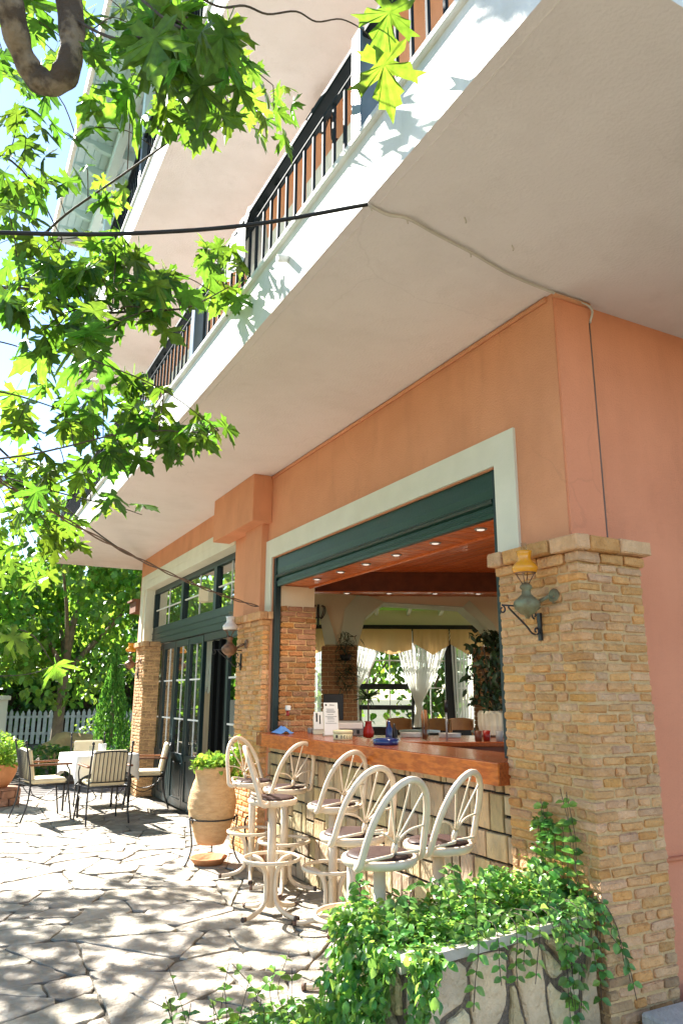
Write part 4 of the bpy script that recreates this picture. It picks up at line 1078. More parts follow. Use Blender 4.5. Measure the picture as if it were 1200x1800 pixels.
TWIGS = [([[-0.202, 2.961, 4.882], [-0.135, 3.043, 4.689], [-0.084, 3.095, 4.512], [-0.023, 3.193, 4.41], [0.053, 3.247, 4.348], [0.124, 3.224, 4.318], [0.176, 3.178, 4.367], [0.187, 3.157, 4.496], [0.164, 3.157, 4.703], [0.093, 3.128, 4.98]], 0.0705), ([[-0.415, 3.663, 5.196], [-0.204, 3.636, 4.984], [-0.101, 3.448, 4.924], [0.013, 3.222, 4.895]], 0.045), ([[0.12, 3.289, 4.828], [0.229, 3.051, 4.55], [0.341, 2.792, 4.287], [0.442, 2.549, 4.132], [0.539, 2.337, 4.062]], 0.009), ([[0.438, 2.213, 4.071], [0.631, 2.272, 4.1], [0.751, 2.286, 4.178], [0.842, 2.268, 4.166], [0.943, 2.213, 4.178], [1.028, 2.2, 4.158], [1.116, 2.148, 4.165], [1.212, 2.13, 4.137], [1.257, 2.138, 4.109]], 0.0053), ([[0.183, 4.616, 4.297], [0.339, 4.487, 4.485], [0.571, 4.162, 4.599], [0.764, 3.521, 4.486], [0.838, 3.28, 4.465], [0.896, 3.068, 4.406]], 0.009), ([[-0.097, 4.307, 3.749], [0.191, 4.119, 3.713], [0.456, 3.968, 3.573], [0.708, 3.827, 3.574], [0.867, 3.698, 3.559], [0.994, 3.642, 3.6], [1.406, 4.26, 4.169]], 0.009), ([[-0.038, 4.507, 2.759], [0.158, 4.401, 2.793], [0.296, 4.296, 2.808], [0.487, 4.168, 2.854], [0.675, 4.031, 2.9], [0.892, 3.884, 2.917], [1.034, 3.759, 2.892], [1.153, 3.629, 2.88]], 0.0067), ([[-0.072, 4.92, 3.725], [0.194, 4.759, 3.637], [0.498, 4.611, 3.474]], 0.006), ([[-0.034, 4.874, 3.369], [0.228, 4.791, 3.321], [0.532, 4.703, 3.232]], 0.0075), ([[0.092, 5.036, 2.87], [0.442, 4.686, 2.71], [0.653, 4.495, 2.627], [0.77, 4.304, 2.564], [0.917, 4.285, 2.525]], 0.006), ([[-0.273, 4.475, 4.822], [0.059, 4.244, 4.539], [0.332, 4.415, 4.265]], 0.009), ([[0.376, 2.418, 4.14], [0.471, 2.312, 3.976], [0.607, 2.236, 3.892], [0.925, 2.779, 4.425], [1.216, 3.149, 4.742]], 0.006), ([[0.117, 3.411, 1.724], [0.203, 3.406, 1.727], [0.271, 3.403, 1.706]], 0.0045), ([[0.164, 4.136, 1.578], [0.362, 4.033, 1.592], [0.466, 3.93, 1.633]], 0.003)]
LEAVES = [
(0.39,2.20,3.80,0.217),(0.54,2.37,4.03,0.216),(0.45,2.51,4.14,0.220),(0.44,2.41,3.85,0.207),(0.43,2.70,4.18,0.225),(0.47,2.61,4.36,0.215),(0.44,2.37,4.13,0.194),(0.52,2.50,4.12,0.205),
(0.64,2.16,3.89,0.177),(0.64,2.54,4.17,0.205),(0.54,2.70,4.39,0.215),(0.79,2.53,4.18,0.203),(0.53,2.73,4.35,0.213),(0.60,2.58,4.11,0.201),(0.51,2.27,3.95,0.174),(0.50,2.45,4.21,0.183),
(0.64,2.65,4.11,0.199),(0.65,2.78,4.25,0.208),(0.47,2.65,4.17,0.196),(0.47,2.59,4.30,0.188),(0.36,2.91,2.82,0.207),(0.50,2.76,4.52,0.196),(0.61,2.34,3.81,0.167),(0.83,2.88,4.26,0.207),
(0.41,2.97,4.58,0.201),(0.42,2.49,4.19,0.169),(0.61,3.02,4.26,0.200),(0.68,2.23,3.92,0.150),(0.73,2.42,4.22,0.163),(0.53,2.03,3.72,0.135),(0.66,2.36,3.96,0.157),(0.80,2.77,4.08,0.184),
(0.42,3.34,3.13,0.211),(0.60,2.71,4.46,0.173),(0.55,2.77,4.40,0.174),(0.57,3.25,4.37,0.203),(0.75,2.78,4.48,0.176),(1.06,3.07,4.57,0.196),(0.74,3.08,4.29,0.191),(0.51,2.21,3.73,0.137),
(0.27,3.31,4.88,0.200),(0.44,2.56,4.19,0.156),(1.13,3.08,4.65,0.197),(0.83,3.07,4.28,0.190),(0.92,3.00,4.38,0.186),(0.80,3.19,4.39,0.195),(0.44,3.03,4.22,0.181),(0.72,3.10,4.65,0.187),
(0.40,3.23,4.92,0.191),(0.39,3.38,3.15,0.198),(0.39,3.48,3.14,0.203),(0.27,3.70,3.17,0.215),(0.31,3.82,3.38,0.221),(0.66,2.39,4.05,0.142),(0.56,3.02,4.82,0.176),(1.19,3.33,4.96,0.202),
(0.59,2.92,4.36,0.170),(0.56,3.88,3.40,0.222),(0.43,2.92,4.20,0.167),(-0.01,3.57,5.13,0.199),(-0.12,3.38,4.77,0.188),(0.04,3.47,3.76,0.192),(0.36,3.66,3.69,0.203),(0.41,3.54,3.39,0.196),
(0.82,2.58,4.21,0.148),(0.51,3.86,3.38,0.212),(0.90,3.45,4.74,0.194),(0.43,3.62,3.56,0.198),(0.37,3.57,4.45,0.195),(0.74,2.40,4.02,0.135),(0.35,3.50,4.59,0.189),(-0.01,3.57,5.12,0.191),
(-0.13,3.78,4.86,0.202),(0.69,2.60,4.26,0.143),(0.26,3.17,4.51,0.169),(0.77,3.71,3.70,0.201),(0.23,3.69,3.27,0.196),(0.56,4.06,3.39,0.216),(0.38,3.02,3.08,0.160),(0.59,3.46,3.45,0.184),
(0.63,2.64,4.18,0.142),(0.14,3.58,3.49,0.186),(0.67,3.27,4.49,0.173),(0.71,3.82,3.69,0.201),(0.72,3.83,3.60,0.200),(0.61,2.85,4.32,0.149),(0.47,3.53,4.98,0.182),(0.72,3.46,3.58,0.180),
(0.72,3.36,3.52,0.175),(0.79,2.51,4.01,0.134),(0.05,3.83,3.52,0.195),(0.75,3.83,3.03,0.198),(0.77,3.82,3.67,0.197),(0.46,3.79,3.33,0.193),(0.86,3.92,3.68,0.203),(0.20,3.88,3.79,0.196),
(0.26,3.98,3.72,0.201),(0.37,3.49,4.55,0.177),(0.57,4.07,3.50,0.207),(0.68,3.84,3.53,0.196),(0.59,3.82,4.03,0.194),(0.98,3.92,2.95,0.202),(0.46,4.05,3.15,0.203),(0.83,3.87,2.96,0.197),
(0.69,2.90,4.42,0.147),(0.84,3.94,3.02,0.198),(0.41,3.90,3.69,0.192),(0.23,3.80,3.72,0.186),(0.42,3.38,3.23,0.166),(0.38,4.17,3.76,0.204),(0.63,3.82,3.89,0.187),(1.24,3.48,4.72,0.178),
(0.24,3.70,5.02,0.178),(0.13,4.15,3.63,0.199),(0.78,3.25,4.46,0.160),(0.67,3.38,4.64,0.165),(0.56,4.09,3.03,0.197),(0.14,4.25,5.19,0.202),(0.26,3.56,5.16,0.169),(0.60,3.00,4.22,0.145),
(0.29,3.56,4.32,0.169),(0.01,4.09,5.69,0.193),(0.18,3.35,1.74,0.158),(1.11,3.94,4.19,0.192),(1.25,4.19,4.11,0.205),(0.74,3.77,3.54,0.180),(0.63,2.77,4.28,0.133),(0.21,4.16,3.57,0.195),
(0.65,4.29,4.22,0.203),(0.97,3.91,2.93,0.188),(0.34,4.07,3.48,0.190),(1.41,4.20,4.12,0.204),(1.15,4.18,2.96,0.199),(-0.02,3.95,5.35,0.181),(0.25,3.40,4.86,0.156),(0.76,4.37,3.00,0.202),
(-0.10,4.00,5.03,0.181),(0.80,4.46,3.28,0.205),(0.16,4.20,4.10,0.190),(-0.00,4.48,5.41,0.202),(0.63,4.47,4.29,0.203),(0.97,4.09,2.94,0.189),(0.07,4.05,4.35,0.182),(0.85,3.92,3.79,0.180),
(0.38,3.58,3.60,0.161),(1.16,3.97,4.04,0.185),(0.42,3.62,4.98,0.163),(0.43,3.49,4.97,0.157),(0.59,4.40,2.77,0.198),(0.88,3.76,3.78,0.172),(0.62,3.97,4.04,0.179),(0.39,3.61,3.63,0.161),
(0.57,3.85,5.36,0.172),(0.63,3.67,3.79,0.164),(1.05,3.74,2.94,0.171),(0.92,2.85,4.55,0.132),(0.64,4.35,3.83,0.193),(0.19,4.25,5.77,0.187),(0.82,3.74,3.51,0.168),(0.16,3.87,4.41,0.170),
(0.12,4.10,4.30,0.180),(0.48,4.36,4.21,0.192),(0.34,4.19,4.02,0.184),(0.43,3.90,3.71,0.171),(0.36,3.47,4.88,0.152),(0.96,4.58,3.35,0.203),(0.83,4.04,3.96,0.179),(0.23,4.56,4.27,0.198),
(1.08,3.70,2.90,0.167),(0.01,3.95,3.50,0.171),(0.28,3.97,5.46,0.172),(0.21,3.65,3.50,0.158),(0.44,3.63,3.67,0.158),(0.10,3.95,3.52,0.171),(0.05,3.72,3.63,0.160),(0.19,4.62,3.20,0.199),
(0.94,4.44,3.41,0.195),(0.78,4.38,2.95,0.191),(0.17,4.54,4.19,0.195),(0.66,4.01,3.87,0.174),(0.00,4.56,4.47,0.195),(0.71,3.88,4.00,0.169),(0.78,4.16,3.15,0.181),(1.26,3.40,4.73,0.155),
(0.47,3.90,1.64,0.168),(0.84,4.37,3.42,0.190),(1.40,4.13,4.01,0.186),(1.21,3.73,2.94,0.167),(0.76,4.62,3.12,0.199),(0.09,4.52,4.43,0.192),(-0.03,3.84,4.21,0.163),(-0.11,3.74,5.19,0.159),
(0.15,4.05,5.27,0.172),(0.91,4.02,3.99,0.175),(0.19,3.65,3.41,0.155),(1.33,3.28,4.57,0.150),(0.31,3.67,3.58,0.156),(1.47,3.46,5.01,0.159),(1.38,4.48,4.58,0.198),(0.57,4.11,4.01,0.175),
(0.01,3.93,5.31,0.166),(0.41,3.84,3.65,0.163),(0.59,4.38,4.04,0.186),(0.99,4.24,3.23,0.183),(0.88,3.51,3.58,0.152),(0.82,4.11,3.05,0.176),(-0.01,4.05,4.96,0.170),(1.10,3.84,2.92,0.167),
(0.82,4.36,3.42,0.185),(0.89,3.04,4.53,0.132),(0.84,3.77,3.47,0.161),(0.60,4.37,4.04,0.184),(0.63,4.52,2.88,0.190),(0.85,3.85,3.86,0.164),(1.38,4.15,4.39,0.182),(1.09,2.99,4.39,0.132),
(0.31,4.38,3.97,0.182),(0.19,4.86,3.39,0.201),(0.31,4.75,2.60,0.196),(1.34,4.35,4.14,0.187),(0.47,4.37,2.80,0.180),(0.80,3.92,3.03,0.164),(0.24,3.73,4.99,0.153),(0.77,4.02,3.70,0.167),
(1.32,3.40,4.83,0.149),(0.20,4.50,3.59,0.184),(0.23,4.51,3.97,0.184),(0.34,4.06,3.90,0.165),(0.15,3.76,3.44,0.152),(0.29,3.94,3.44,0.159),(0.69,4.08,2.58,0.166),(0.43,3.69,3.37,0.149),
(0.02,3.92,4.72,0.157),(0.49,3.74,3.54,0.150),(1.20,4.12,3.12,0.171),(1.08,3.85,3.06,0.159),(0.83,3.99,3.93,0.162),(0.60,4.26,3.23,0.171),(0.01,4.16,4.65,0.165),(0.11,4.39,4.78,0.174),
(0.58,3.61,3.56,0.145),(0.17,3.48,4.72,0.138),(0.06,3.98,4.57,0.157),(0.35,4.50,2.67,0.178),(0.60,4.01,4.00,0.160),(1.41,3.51,5.04,0.149),(0.17,3.76,4.56,0.148),(0.85,4.34,3.17,0.174),
(0.64,4.64,3.26,0.184),(0.36,3.50,4.49,0.138),(0.78,4.86,3.08,0.193),(0.64,4.44,4.40,0.176),(0.21,4.56,3.08,0.179),(0.51,4.16,4.47,0.164),(1.08,4.16,3.08,0.168),(0.40,4.16,3.69,0.163),
(-0.01,4.26,3.82,0.166),(0.71,3.79,3.77,0.150),(1.41,4.46,4.18,0.182),(0.24,3.85,3.50,0.150),(1.15,3.72,2.89,0.151),(1.09,3.82,4.04,0.154),(0.50,3.50,4.57,0.137),(0.89,4.46,3.24,0.176),
(0.56,3.30,4.64,0.129),(-0.11,4.56,4.33,0.175),(0.99,4.03,2.88,0.159),(0.13,3.90,5.28,0.149),(0.55,4.43,3.07,0.170),(0.69,4.13,2.86,0.159),(0.41,4.90,3.74,0.186),(0.32,5.07,2.69,0.192),
(0.12,4.57,4.73,0.172),(0.32,4.22,4.57,0.159),(1.51,3.62,5.26,0.147),(0.30,3.99,5.38,0.150),(0.24,4.98,3.34,0.186),(0.54,4.61,3.11,0.173),(0.84,4.25,2.87,0.161),(-0.00,3.79,4.58,0.140),
(0.28,4.68,3.46,0.173),(0.24,4.91,3.16,0.180),(0.09,4.91,2.79,0.180),(0.81,4.40,4.11,0.164),(0.91,3.88,3.18,0.146),(0.10,3.80,4.53,0.139),(-0.07,4.02,4.70,0.147),(1.27,4.48,4.14,0.170),
(0.60,4.58,3.19,0.168),(0.12,4.63,4.28,0.168),(0.99,5.00,3.20,0.185),(0.27,5.58,3.10,0.202),(0.18,3.52,4.96,0.127),(1.02,3.96,3.84,0.147),(0.99,4.76,2.71,0.174),(0.79,3.89,3.64,0.142),
(0.60,4.09,3.18,0.148),(0.23,4.78,3.23,0.171),(1.43,4.23,4.37,0.159),(1.15,4.28,4.06,0.158),(0.19,4.47,4.04,0.159),(1.04,4.01,3.84,0.147),(0.04,4.38,4.29,0.155),(0.42,4.12,5.42,0.146),
(0.82,4.81,2.98,0.172),(0.49,4.24,4.04,0.150),(0.60,4.42,4.13,0.157),(0.41,4.30,3.75,0.152),(0.94,4.48,3.46,0.161),(1.61,4.75,4.55,0.176),(0.72,4.27,2.96,0.152),(0.54,4.21,4.49,0.149),
(0.42,4.21,2.99,0.148),(0.54,4.09,3.71,0.144),(0.21,3.26,1.73,0.114),(0.40,4.92,2.95,0.172),(0.77,5.03,3.04,0.177),(0.49,4.51,4.39,0.158),(0.52,4.08,3.94,0.143),(0.59,4.55,3.15,0.159),
(0.33,4.35,2.86,0.151),(0.09,4.50,4.62,0.155),(0.84,4.04,3.74,0.142),(1.23,3.49,4.80,0.127),(0.56,3.72,3.59,0.129),(0.01,4.32,5.24,0.148),(0.63,4.61,3.47,0.159),(0.55,4.99,2.99,0.171),
(0.24,3.78,1.80,0.129),(0.18,4.62,4.71,0.157),(0.72,5.36,2.53,0.183),(0.86,4.78,3.43,0.164),(0.22,4.63,4.81,0.156),(0.37,4.29,3.82,0.145),(0.13,4.43,4.73,0.149),(1.07,3.50,2.86,0.123),
(0.43,4.16,2.98,0.140),(1.00,4.24,2.94,0.146),(-0.01,3.97,4.42,0.133),(0.26,4.47,3.19,0.150),(0.38,4.98,3.52,0.167),(0.41,5.32,2.71,0.178),(0.68,4.78,2.97,0.161),(0.51,5.44,3.04,0.182),
(0.25,4.96,2.86,0.165),(0.60,3.96,4.44,0.133),(0.57,4.33,3.23,0.145),(0.14,4.79,4.71,0.159),(1.14,3.97,4.18,0.137),(0.36,5.24,2.90,0.174),(1.10,4.12,2.92,0.141),(0.57,5.17,2.56,0.172),
(0.09,4.06,3.86,0.134),(0.45,5.27,2.91,0.174),(-0.13,4.22,5.21,0.139),(0.68,4.95,3.25,0.164),(0.97,3.94,2.96,0.133),(0.27,5.91,3.09,0.194),(0.03,4.06,4.26,0.133),(0.42,5.84,2.94,0.192),
(0.70,4.25,2.58,0.141),(0.29,4.94,3.20,0.162),(-0.01,4.13,4.30,0.135),(0.72,5.51,2.56,0.181),(0.00,3.90,4.06,0.127),(1.25,4.15,4.36,0.141),(1.28,4.24,4.34,0.144),(0.64,5.35,2.60,0.175),
(0.67,5.58,2.73,0.182),(0.16,4.48,4.69,0.145),(0.07,3.96,3.50,0.128),(0.34,4.76,3.57,0.154),(0.73,4.97,5.10,0.162),(0.48,4.24,3.88,0.137),(0.64,4.85,3.31,0.157),(-0.08,4.27,4.83,0.137),
(-0.05,4.75,4.29,0.152),(0.49,5.20,2.53,0.167),(0.02,4.25,4.40,0.136),(0.87,4.05,3.11,0.132),(0.76,4.23,2.90,0.137),(0.66,4.73,3.23,0.152),(0.18,4.12,3.56,0.131),(0.54,4.06,4.07,0.130),
(1.06,3.54,2.80,0.117),(0.93,4.10,2.94,0.133),(0.97,4.07,2.92,0.132),(1.31,4.81,4.57,0.157),(0.92,4.09,3.10,0.132),(0.27,4.63,4.37,0.146),(0.37,4.40,4.74,0.138),(0.70,4.00,3.26,0.127),
(0.03,4.49,4.29,0.140),(0.90,4.60,3.06,0.146),(0.09,4.34,5.43,0.135),(0.32,4.97,2.82,0.155),(0.43,4.43,4.85,0.138),(0.04,4.26,5.60,0.132),(0.13,4.30,3.76,0.133),(1.42,4.23,4.31,0.137),
(0.20,4.17,3.80,0.128),(0.66,4.21,4.12,0.130),(0.24,4.45,3.90,0.136),(0.69,4.47,4.32,0.138),(0.66,4.85,3.15,0.148),(0.38,5.12,3.57,0.154),(0.50,5.48,2.35,0.165),(0.27,5.07,3.35,0.152),
(0.37,5.15,2.97,0.154),(0.47,4.44,3.16,0.133),(0.60,5.57,2.53,0.166),(0.32,4.81,3.64,0.142),(0.48,5.06,2.71,0.149),(0.03,4.20,4.72,0.123),(0.53,5.70,2.29,0.166),(0.81,4.74,3.16,0.139),
(0.14,4.51,4.22,0.130),(0.74,5.69,2.68,0.165),(0.02,5.30,4.41,0.151),(0.41,4.69,2.81,0.133),(0.59,5.73,2.37,0.162),(0.28,4.47,2.82,0.126),(0.43,4.76,2.89,0.134),(0.52,4.18,4.50,0.118),
(0.36,5.45,2.87,0.153),(0.61,5.30,2.84,0.149),(0.15,4.58,4.25,0.128),(0.01,4.26,4.90,0.119),(0.17,4.33,4.04,0.121),(0.52,5.46,2.73,0.153),(0.82,4.56,3.33,0.129),(0.69,4.96,3.23,0.139),
(0.76,4.45,3.37,0.125),(0.19,5.08,3.72,0.140),(0.33,5.85,2.54,0.160),(0.50,4.81,3.55,0.132),(0.40,4.67,2.83,0.128),(1.42,5.09,4.48,0.143),(0.39,4.87,3.49,0.132),(0.20,4.66,3.02,0.126),
(0.62,4.61,2.73,0.125),(0.79,4.68,2.97,0.127),(0.50,6.09,2.39,0.163),(0.36,5.35,2.82,0.143),(0.36,5.77,2.80,0.154),(0.51,5.04,3.46,0.135),(0.26,4.50,4.32,0.120),(0.65,5.81,2.62,0.154),
(0.76,6.09,2.84,0.161),(0.13,5.11,4.33,0.133),(0.61,4.35,4.56,0.114),(0.27,5.41,3.13,0.140),(0.13,4.62,4.28,0.119),(0.50,5.01,3.32,0.129),(0.46,5.25,2.92,0.135),(0.29,5.48,2.91,0.140),
(0.73,5.42,2.99,0.139),(0.73,4.52,2.58,0.116),(0.58,4.62,4.93,0.118),(0.35,5.30,2.48,0.134),(0.50,5.97,2.31,0.149),(0.25,5.20,3.24,0.129),(0.66,5.13,3.38,0.128),(0.40,5.33,2.73,0.132),
(0.87,5.03,3.27,0.126),(0.65,6.13,2.76,0.152),(0.68,5.07,3.10,0.125),(0.32,5.33,2.95,0.130),(0.56,5.48,2.59,0.134),(0.53,5.72,2.51,0.138),(0.32,5.50,2.72,0.131),(0.29,6.31,2.43,0.150),
(0.23,5.78,3.13,0.137),(0.35,5.51,2.63,0.127),(0.20,5.14,2.54,0.118),(1.34,4.47,3.10,0.107),(0.65,5.77,2.61,0.133),(0.72,5.64,2.76,0.129),(0.48,5.21,2.51,0.116),(0.53,5.56,2.29,0.121),
(0.49,5.61,2.76,0.121),(0.50,6.14,2.87,0.130),(0.64,6.01,2.70,0.125),(0.36,6.21,2.51,0.128),(0.23,5.80,2.58,0.117),
]
HANG = [[1.238, 1.959, 4.123, 0.2], [1.27, 2.084, 4.009, 0.235]]
# ================================================================== THINGS ON AND BEHIND THE COUNTER
def small(mb, name, m, label, cat, group=None):
    return tag(mb.out(name, m), label, cat, group)
def lettering(txt, size, loc, rot, parent, m='ink', align='CENTER'):
    c = bpy.data.curves.new('lettering', 'FONT'); c.body = txt; c.size = size; c.align_x = align; c.extrude = .0004
    c.materials.append(X[m]); o0 = bpy.data.objects.new('tmp', c); COL.objects.link(o0); dg = bpy.context.evaluated_depsgraph_get(); me = bpy.data.meshes.new_from_object(o0.evaluated_get(dg)); bpy.data.objects.remove(o0)
    me.name = 'lettering'; o = bpy.data.objects.new('lettering', me); COL.objects.link(o); o.parent = parent
    if not parent.get('local') and parent.name in ROOT: o.matrix_parent_inverse = ROOT[parent.name]
    o.location = loc; o.rotation_euler = rot; return o
def counter_things():
    Z = 1.151
    m = MB(); n = 9; V = []
    for i in range(n):
        for j in range(n):
            u, v = i/(n-1)-.5, j/(n-1)-.5
            V.append(m.bm.verts.new((2.80+u*.17, 6.50+v*.24, Z+.004+max(0, .055*math.exp(-((u*3.2)**2+(v*2.6)**2))+.018*math.sin(u*11+v*7)*(1-abs(u)*2)))))
    for i in range(n-1):
        for j in range(n-1): f = m.bm.faces.new((V[i*n+j], V[(i+1)*n+j], V[(i+1)*n+j+1], V[i*n+j+1])); f.smooth = True
    small(m, 'wiping_cloth', 'blue_cloth', 'crumpled blue cloth on the far end of the bar counter', 'cloth')
    t = thing('spray_bottle', 'clear spray bottle with a red and white top at the far end of the counter', 'bottle', (2.92, 6.66, Z))
    MB().lathe([(.03, 0), (.034, .01), (.034, .10), (.02, .14), (.013, .155)], (2.92, 6.66, Z), 16).out('bottle_body', 'glass_clear', t)
    MB().lathe([(.015, .15), (.017, .155), (.015, .20)], (2.92, 6.66, Z), 12).out('collar', 'red', t)
    MB().box((2.90, 6.63, Z+.20), (2.94, 6.68, Z+.245), bev=.006).out('spray_head', 'white_strip', t)
    # menus in wooden holders
    def menu(x, y, w, h, rz, label, tall):
        t = thing('menu_card', label, 'menu', (x, y, Z), 'menus standing on the bar counter', local=True, rz=rz)
        B = Matrix.Rotation(R(-13), 4, 'X')
        MB().box((-w/2-.006, 0, 0), (w/2+.006, .012, h*.82), bev=.002).xf(B).out('holder', 'menu_holder', t)
        MB().box((-w/2, -.004, h*.22 if not tall else .008), (w/2, -.0005, h)).xf(B).out('sheet', 'paper', t)
        if tall:
            q = MB(); rr = random.Random(9); z = h*.80
            while z > h*.34:
                a = rr.uniform(.25, .42)*w; q.box((-a, -.0052, z), (a*rr.uniform(.5, 1), -.0042, z+.003)); z -= rr.choice((.010, .010, .018))
            q.lathe([(.002, 0), (.011, .001), (.011, .002)], (0, 0, 0), 10) if False else None
            q.box((-w*.40, -.0052, h*.90), (-w*.27, -.0042, h*.955)); q.xf(B).out('print', 'ink', t)
            p = B @ Vector((.012, -.0056, h*.905)); lettering('MENU', .017, p, (R(77), 0, 0), t)
        else:
            q = MB(); q.box((-w*.3, -.0052, h*.55), (-w*.12, -.0042, h*.93)); q.box((w*.05, -.0052, h*.45), (w*.18, -.0042, h*.85)); q.xf(B).out('print', 'ink', t)
        MB().box((-w/2-.004, .02, 0), (w/2+.004, .07, .03), bev=.004).out('foot', 'menu_holder', t)
    menu(3.02, 5.93, .125, .285, R(-14), 'tall white price list card in a holder on the counter', True)
    menu(3.04, 6.22, .09, .20, R(-16), 'shorter pair of menu leaflets beside the tall price list', False)
    menu(3.10, 6.34, .08, .19, R(-20), 'leaflet holder half hidden behind the shorter menu leaflets', False)
    t = thing('round_tin', 'round cream tin with dark lettering on the bar counter', 'tin', (2.86, 5.42, Z))
    MB().lathe([(.01, 0), (.075, 0), (.077, .006), (.077, .05), (.01, .05)], (2.86, 5.42, Z), 32).out('tin_body', 'tin', t)
    MB().lathe([(.01, .051), (.079, .051), (.080, .056), (.080, .068), (.074, .073), (.01, .073)], (2.86, 5.42, Z), 32).out('lid', 'tin', t)
    for i, ch in enumerate('BELLA'):
        a = -PI/2-.02+(i-2)*.30
        lettering(ch, .034, (2.86+.0778*math.cos(a), 5.42+.0778*math.sin(a), Z+.013), (PI/2, 0, a+PI/2), t)
    a = -PI/2-1.15; b = MB(); b.box((-.010, -.0015, 0), (.010, .0005, .022)).xf(Matrix.Translation((2.86+.0778*math.cos(a), 5.42+.0778*math.sin(a), Z+.016)) @ Matrix.Rotation(a+PI/2, 4, 'Z')).out('emblem', 'ink', t)
    small(MB().lathe([(.02, 0), (.088, 0), (.094, .008), (.094, .042), (.080, .042), (.074, .012), (.02, .010)], (2.86, 4.76, Z), 36), 'blue_ashtray', 'blue', 'round dark blue glazed ashtray on the bar counter', 'ashtray')
    small(MB().box((3.06, 6.46, Z), (3.12, 6.51, Z+.045), bev=.003), 'matchbox', 'grey', 'small grey box beside the leaflets on the counter', 'box')
counter_things()
def inside_things():
    t = thing('back_counter', 'dark red wooden work counter behind the bar', 'counter', ipos(.9, 8.2))
    MB().box((-.34, 7.75, 0), (2.4, 8.85, 1.0)).xf(IM).out('cabinet', 'dark_wood', t)
    MB().box((-.38, 7.70, 1.0), (2.45, 8.9, 1.045), bev=.006).xf(IM).out('worktop', 'wood_top', t)
    Z = 1.046
    def L(mb, u, d, z=Z): return mb.xf(IM @ Matrix.Translation((u, d, z)))
    t = thing('coffee_machine', 'grey boxy appliance with a row of dark fittings on the work counter', 'appliance', ipos(.06, 8.5, Z))
    L(MB().box((-.19, -.16, .02), (.19, .16, .17), bev=.01), .06, 8.45).out('housing', 'grey', t)
    L(MB().box((-.18, -.175, .095), (.18, -.155, .155), bev=.004), .06, 8.45).out('front_panel', 'white_strip', t)
    for k in range(5): L(MB().box((-.15+k*.066, -.19, .045), (-.12+k*.066, -.158, .085), bev=.004), .06, 8.45).out('button', 'black', t)
    t = thing('till_screen', 'black till monitor standing behind the grey appliance', 'monitor', ipos(-.1, 8.7, Z))
    L(MB().box((-.12, -.02, .17), (.11, .02, .46), bev=.006), -.08, 8.75).out('screen', 'black', t); L(MB().box((-.03, -.03, 0), (.03, .03, .18)), -.08, 8.76).out('stand', 'black', t)
    t = thing('dracaena', 'spiky dracaena in a red glazed vase on the work counter', 'plant', ipos(.30, 8.3, Z))
    L(MB().lathe([(.03, 0), (.055, .01), (.062, .06), (.04, .12), (.034, .16), (.042, .175), (.02, .17)], n=20), .30, 8.3).out('vase', 'red', t)
    c = ipos(.30, 8.3, Z+.17); MB().tube([c, (c[0], c[1], Z+.44)], .008, 6).out('stem', 'twig', t)
    g = np.random.default_rng(4); tv = ([(-.03, 0, 0), (.03, 0, 0), (.025, .5, .04), (0, 1, -.1), (-.025, .5, .04)], [(0, 1, 2, 4), (4, 2, 3)])
    n = 90; P = np.tile([c[0], c[1], Z+.43], (n, 1))+g.normal(0, .012, (n, 3)); o = instances('leaves', *tv, P, rots(n, .75, -.2, g), g.uniform(.14, .24, (n, 1)), 'house_leaf', t, 'stuff')
    t = thing('straw_jar', 'tall glass jar packed with brown stirring sticks on the work counter', 'jar', ipos(.86, 7.8, Z))
    L(MB().lathe([(.04, 0), (.045, .01), (.045, .22), (.043, .22), (.042, .012), (.01, .01)], n=20), .86, 7.82).out('glass_jar', 'glass_clear', t)
    m = MB(); rr = random.Random(6)
    for k in range(26): a = rr.uniform(0, 2*PI); q = rr.uniform(0, .03); m.tube([(q*math.cos(a), q*math.sin(a), .014), (1.25*q*math.cos(a+.2), 1.25*q*math.sin(a+.2), rr.uniform(.25, .31))], .0035, 5)
    o = L(m, .86, 7.82).out('sticks', 'straws', t); o['kind'] = 'stuff'
    t = thing('drinks_tap', 'slim metal drinks tap with a black handle on the work counter', 'tap', ipos(1.08, 7.8, Z))
    L(MB().tube([(0, 0, 0), (0, 0, .28)], .010, 8), 1.08, 7.82).out('column', 'grey', t); L(MB().tube([(0, 0, .28), (0, 0, .40)], .018, 8), 1.08, 7.82).out('handle', 'black', t); L(MB().tube([(0, -.0, .22), (0, -.06, .21), (0, -.07, .17)], .006, 6), 1.08, 7.82).out('spout', 'grey', t)
    for i, (u, d, h, w) in enumerate(((.50, 7.95, .19, 'dark'), (.56, 8.05, .16, 'short dark'))):
        small(L(MB().lathe([(.034, 0), (.036, .01), (.036, h*.55), (.014, h*.78), (.013, h)], n=14), u, d), 'bottle', 'blue' if i == 0 else 'black', w+' bottle on the work counter left of the stirring sticks', 'bottle')
    for i, (u, d, w) in enumerate(((.78, 8.5, 'left of the tap'), (1.2, 8.45, 'right of the tap'))):
        q = MB()
        for k in range(4): q.lathe([(.01, k*.012), (.12, k*.012+.006), (.125, k*.012+.011), (.01, k*.012+.008)], n=20)
        small(L(q, u, d), 'plate_stack', 'linen', 'low stack of white plates on the work counter '+w, 'plates')
    for i, (u, d, w) in enumerate(((1.62, 7.85, 'nearest the brick pillar'), (1.50, 7.9, 'beside the steel jug'), (1.40, 7.82, 'near the tap'))):
        small(L(MB().lathe([(.03, 0), (.035, .005), (.04, .10), (.036, .10), (.03, .01), (.01, .008)], n=16), u, d), 'mug', ('grey', 'red', 'dark_wood')[i], ('steel', 'red', 'brown')[i]+' mug on the work counter '+w, 'mug')
    t = thing('potted_ficus', 'leafy house plant in a big fluted ivory pot behind the near pillar', 'plant', ipos(1.76, 8.72, Z))
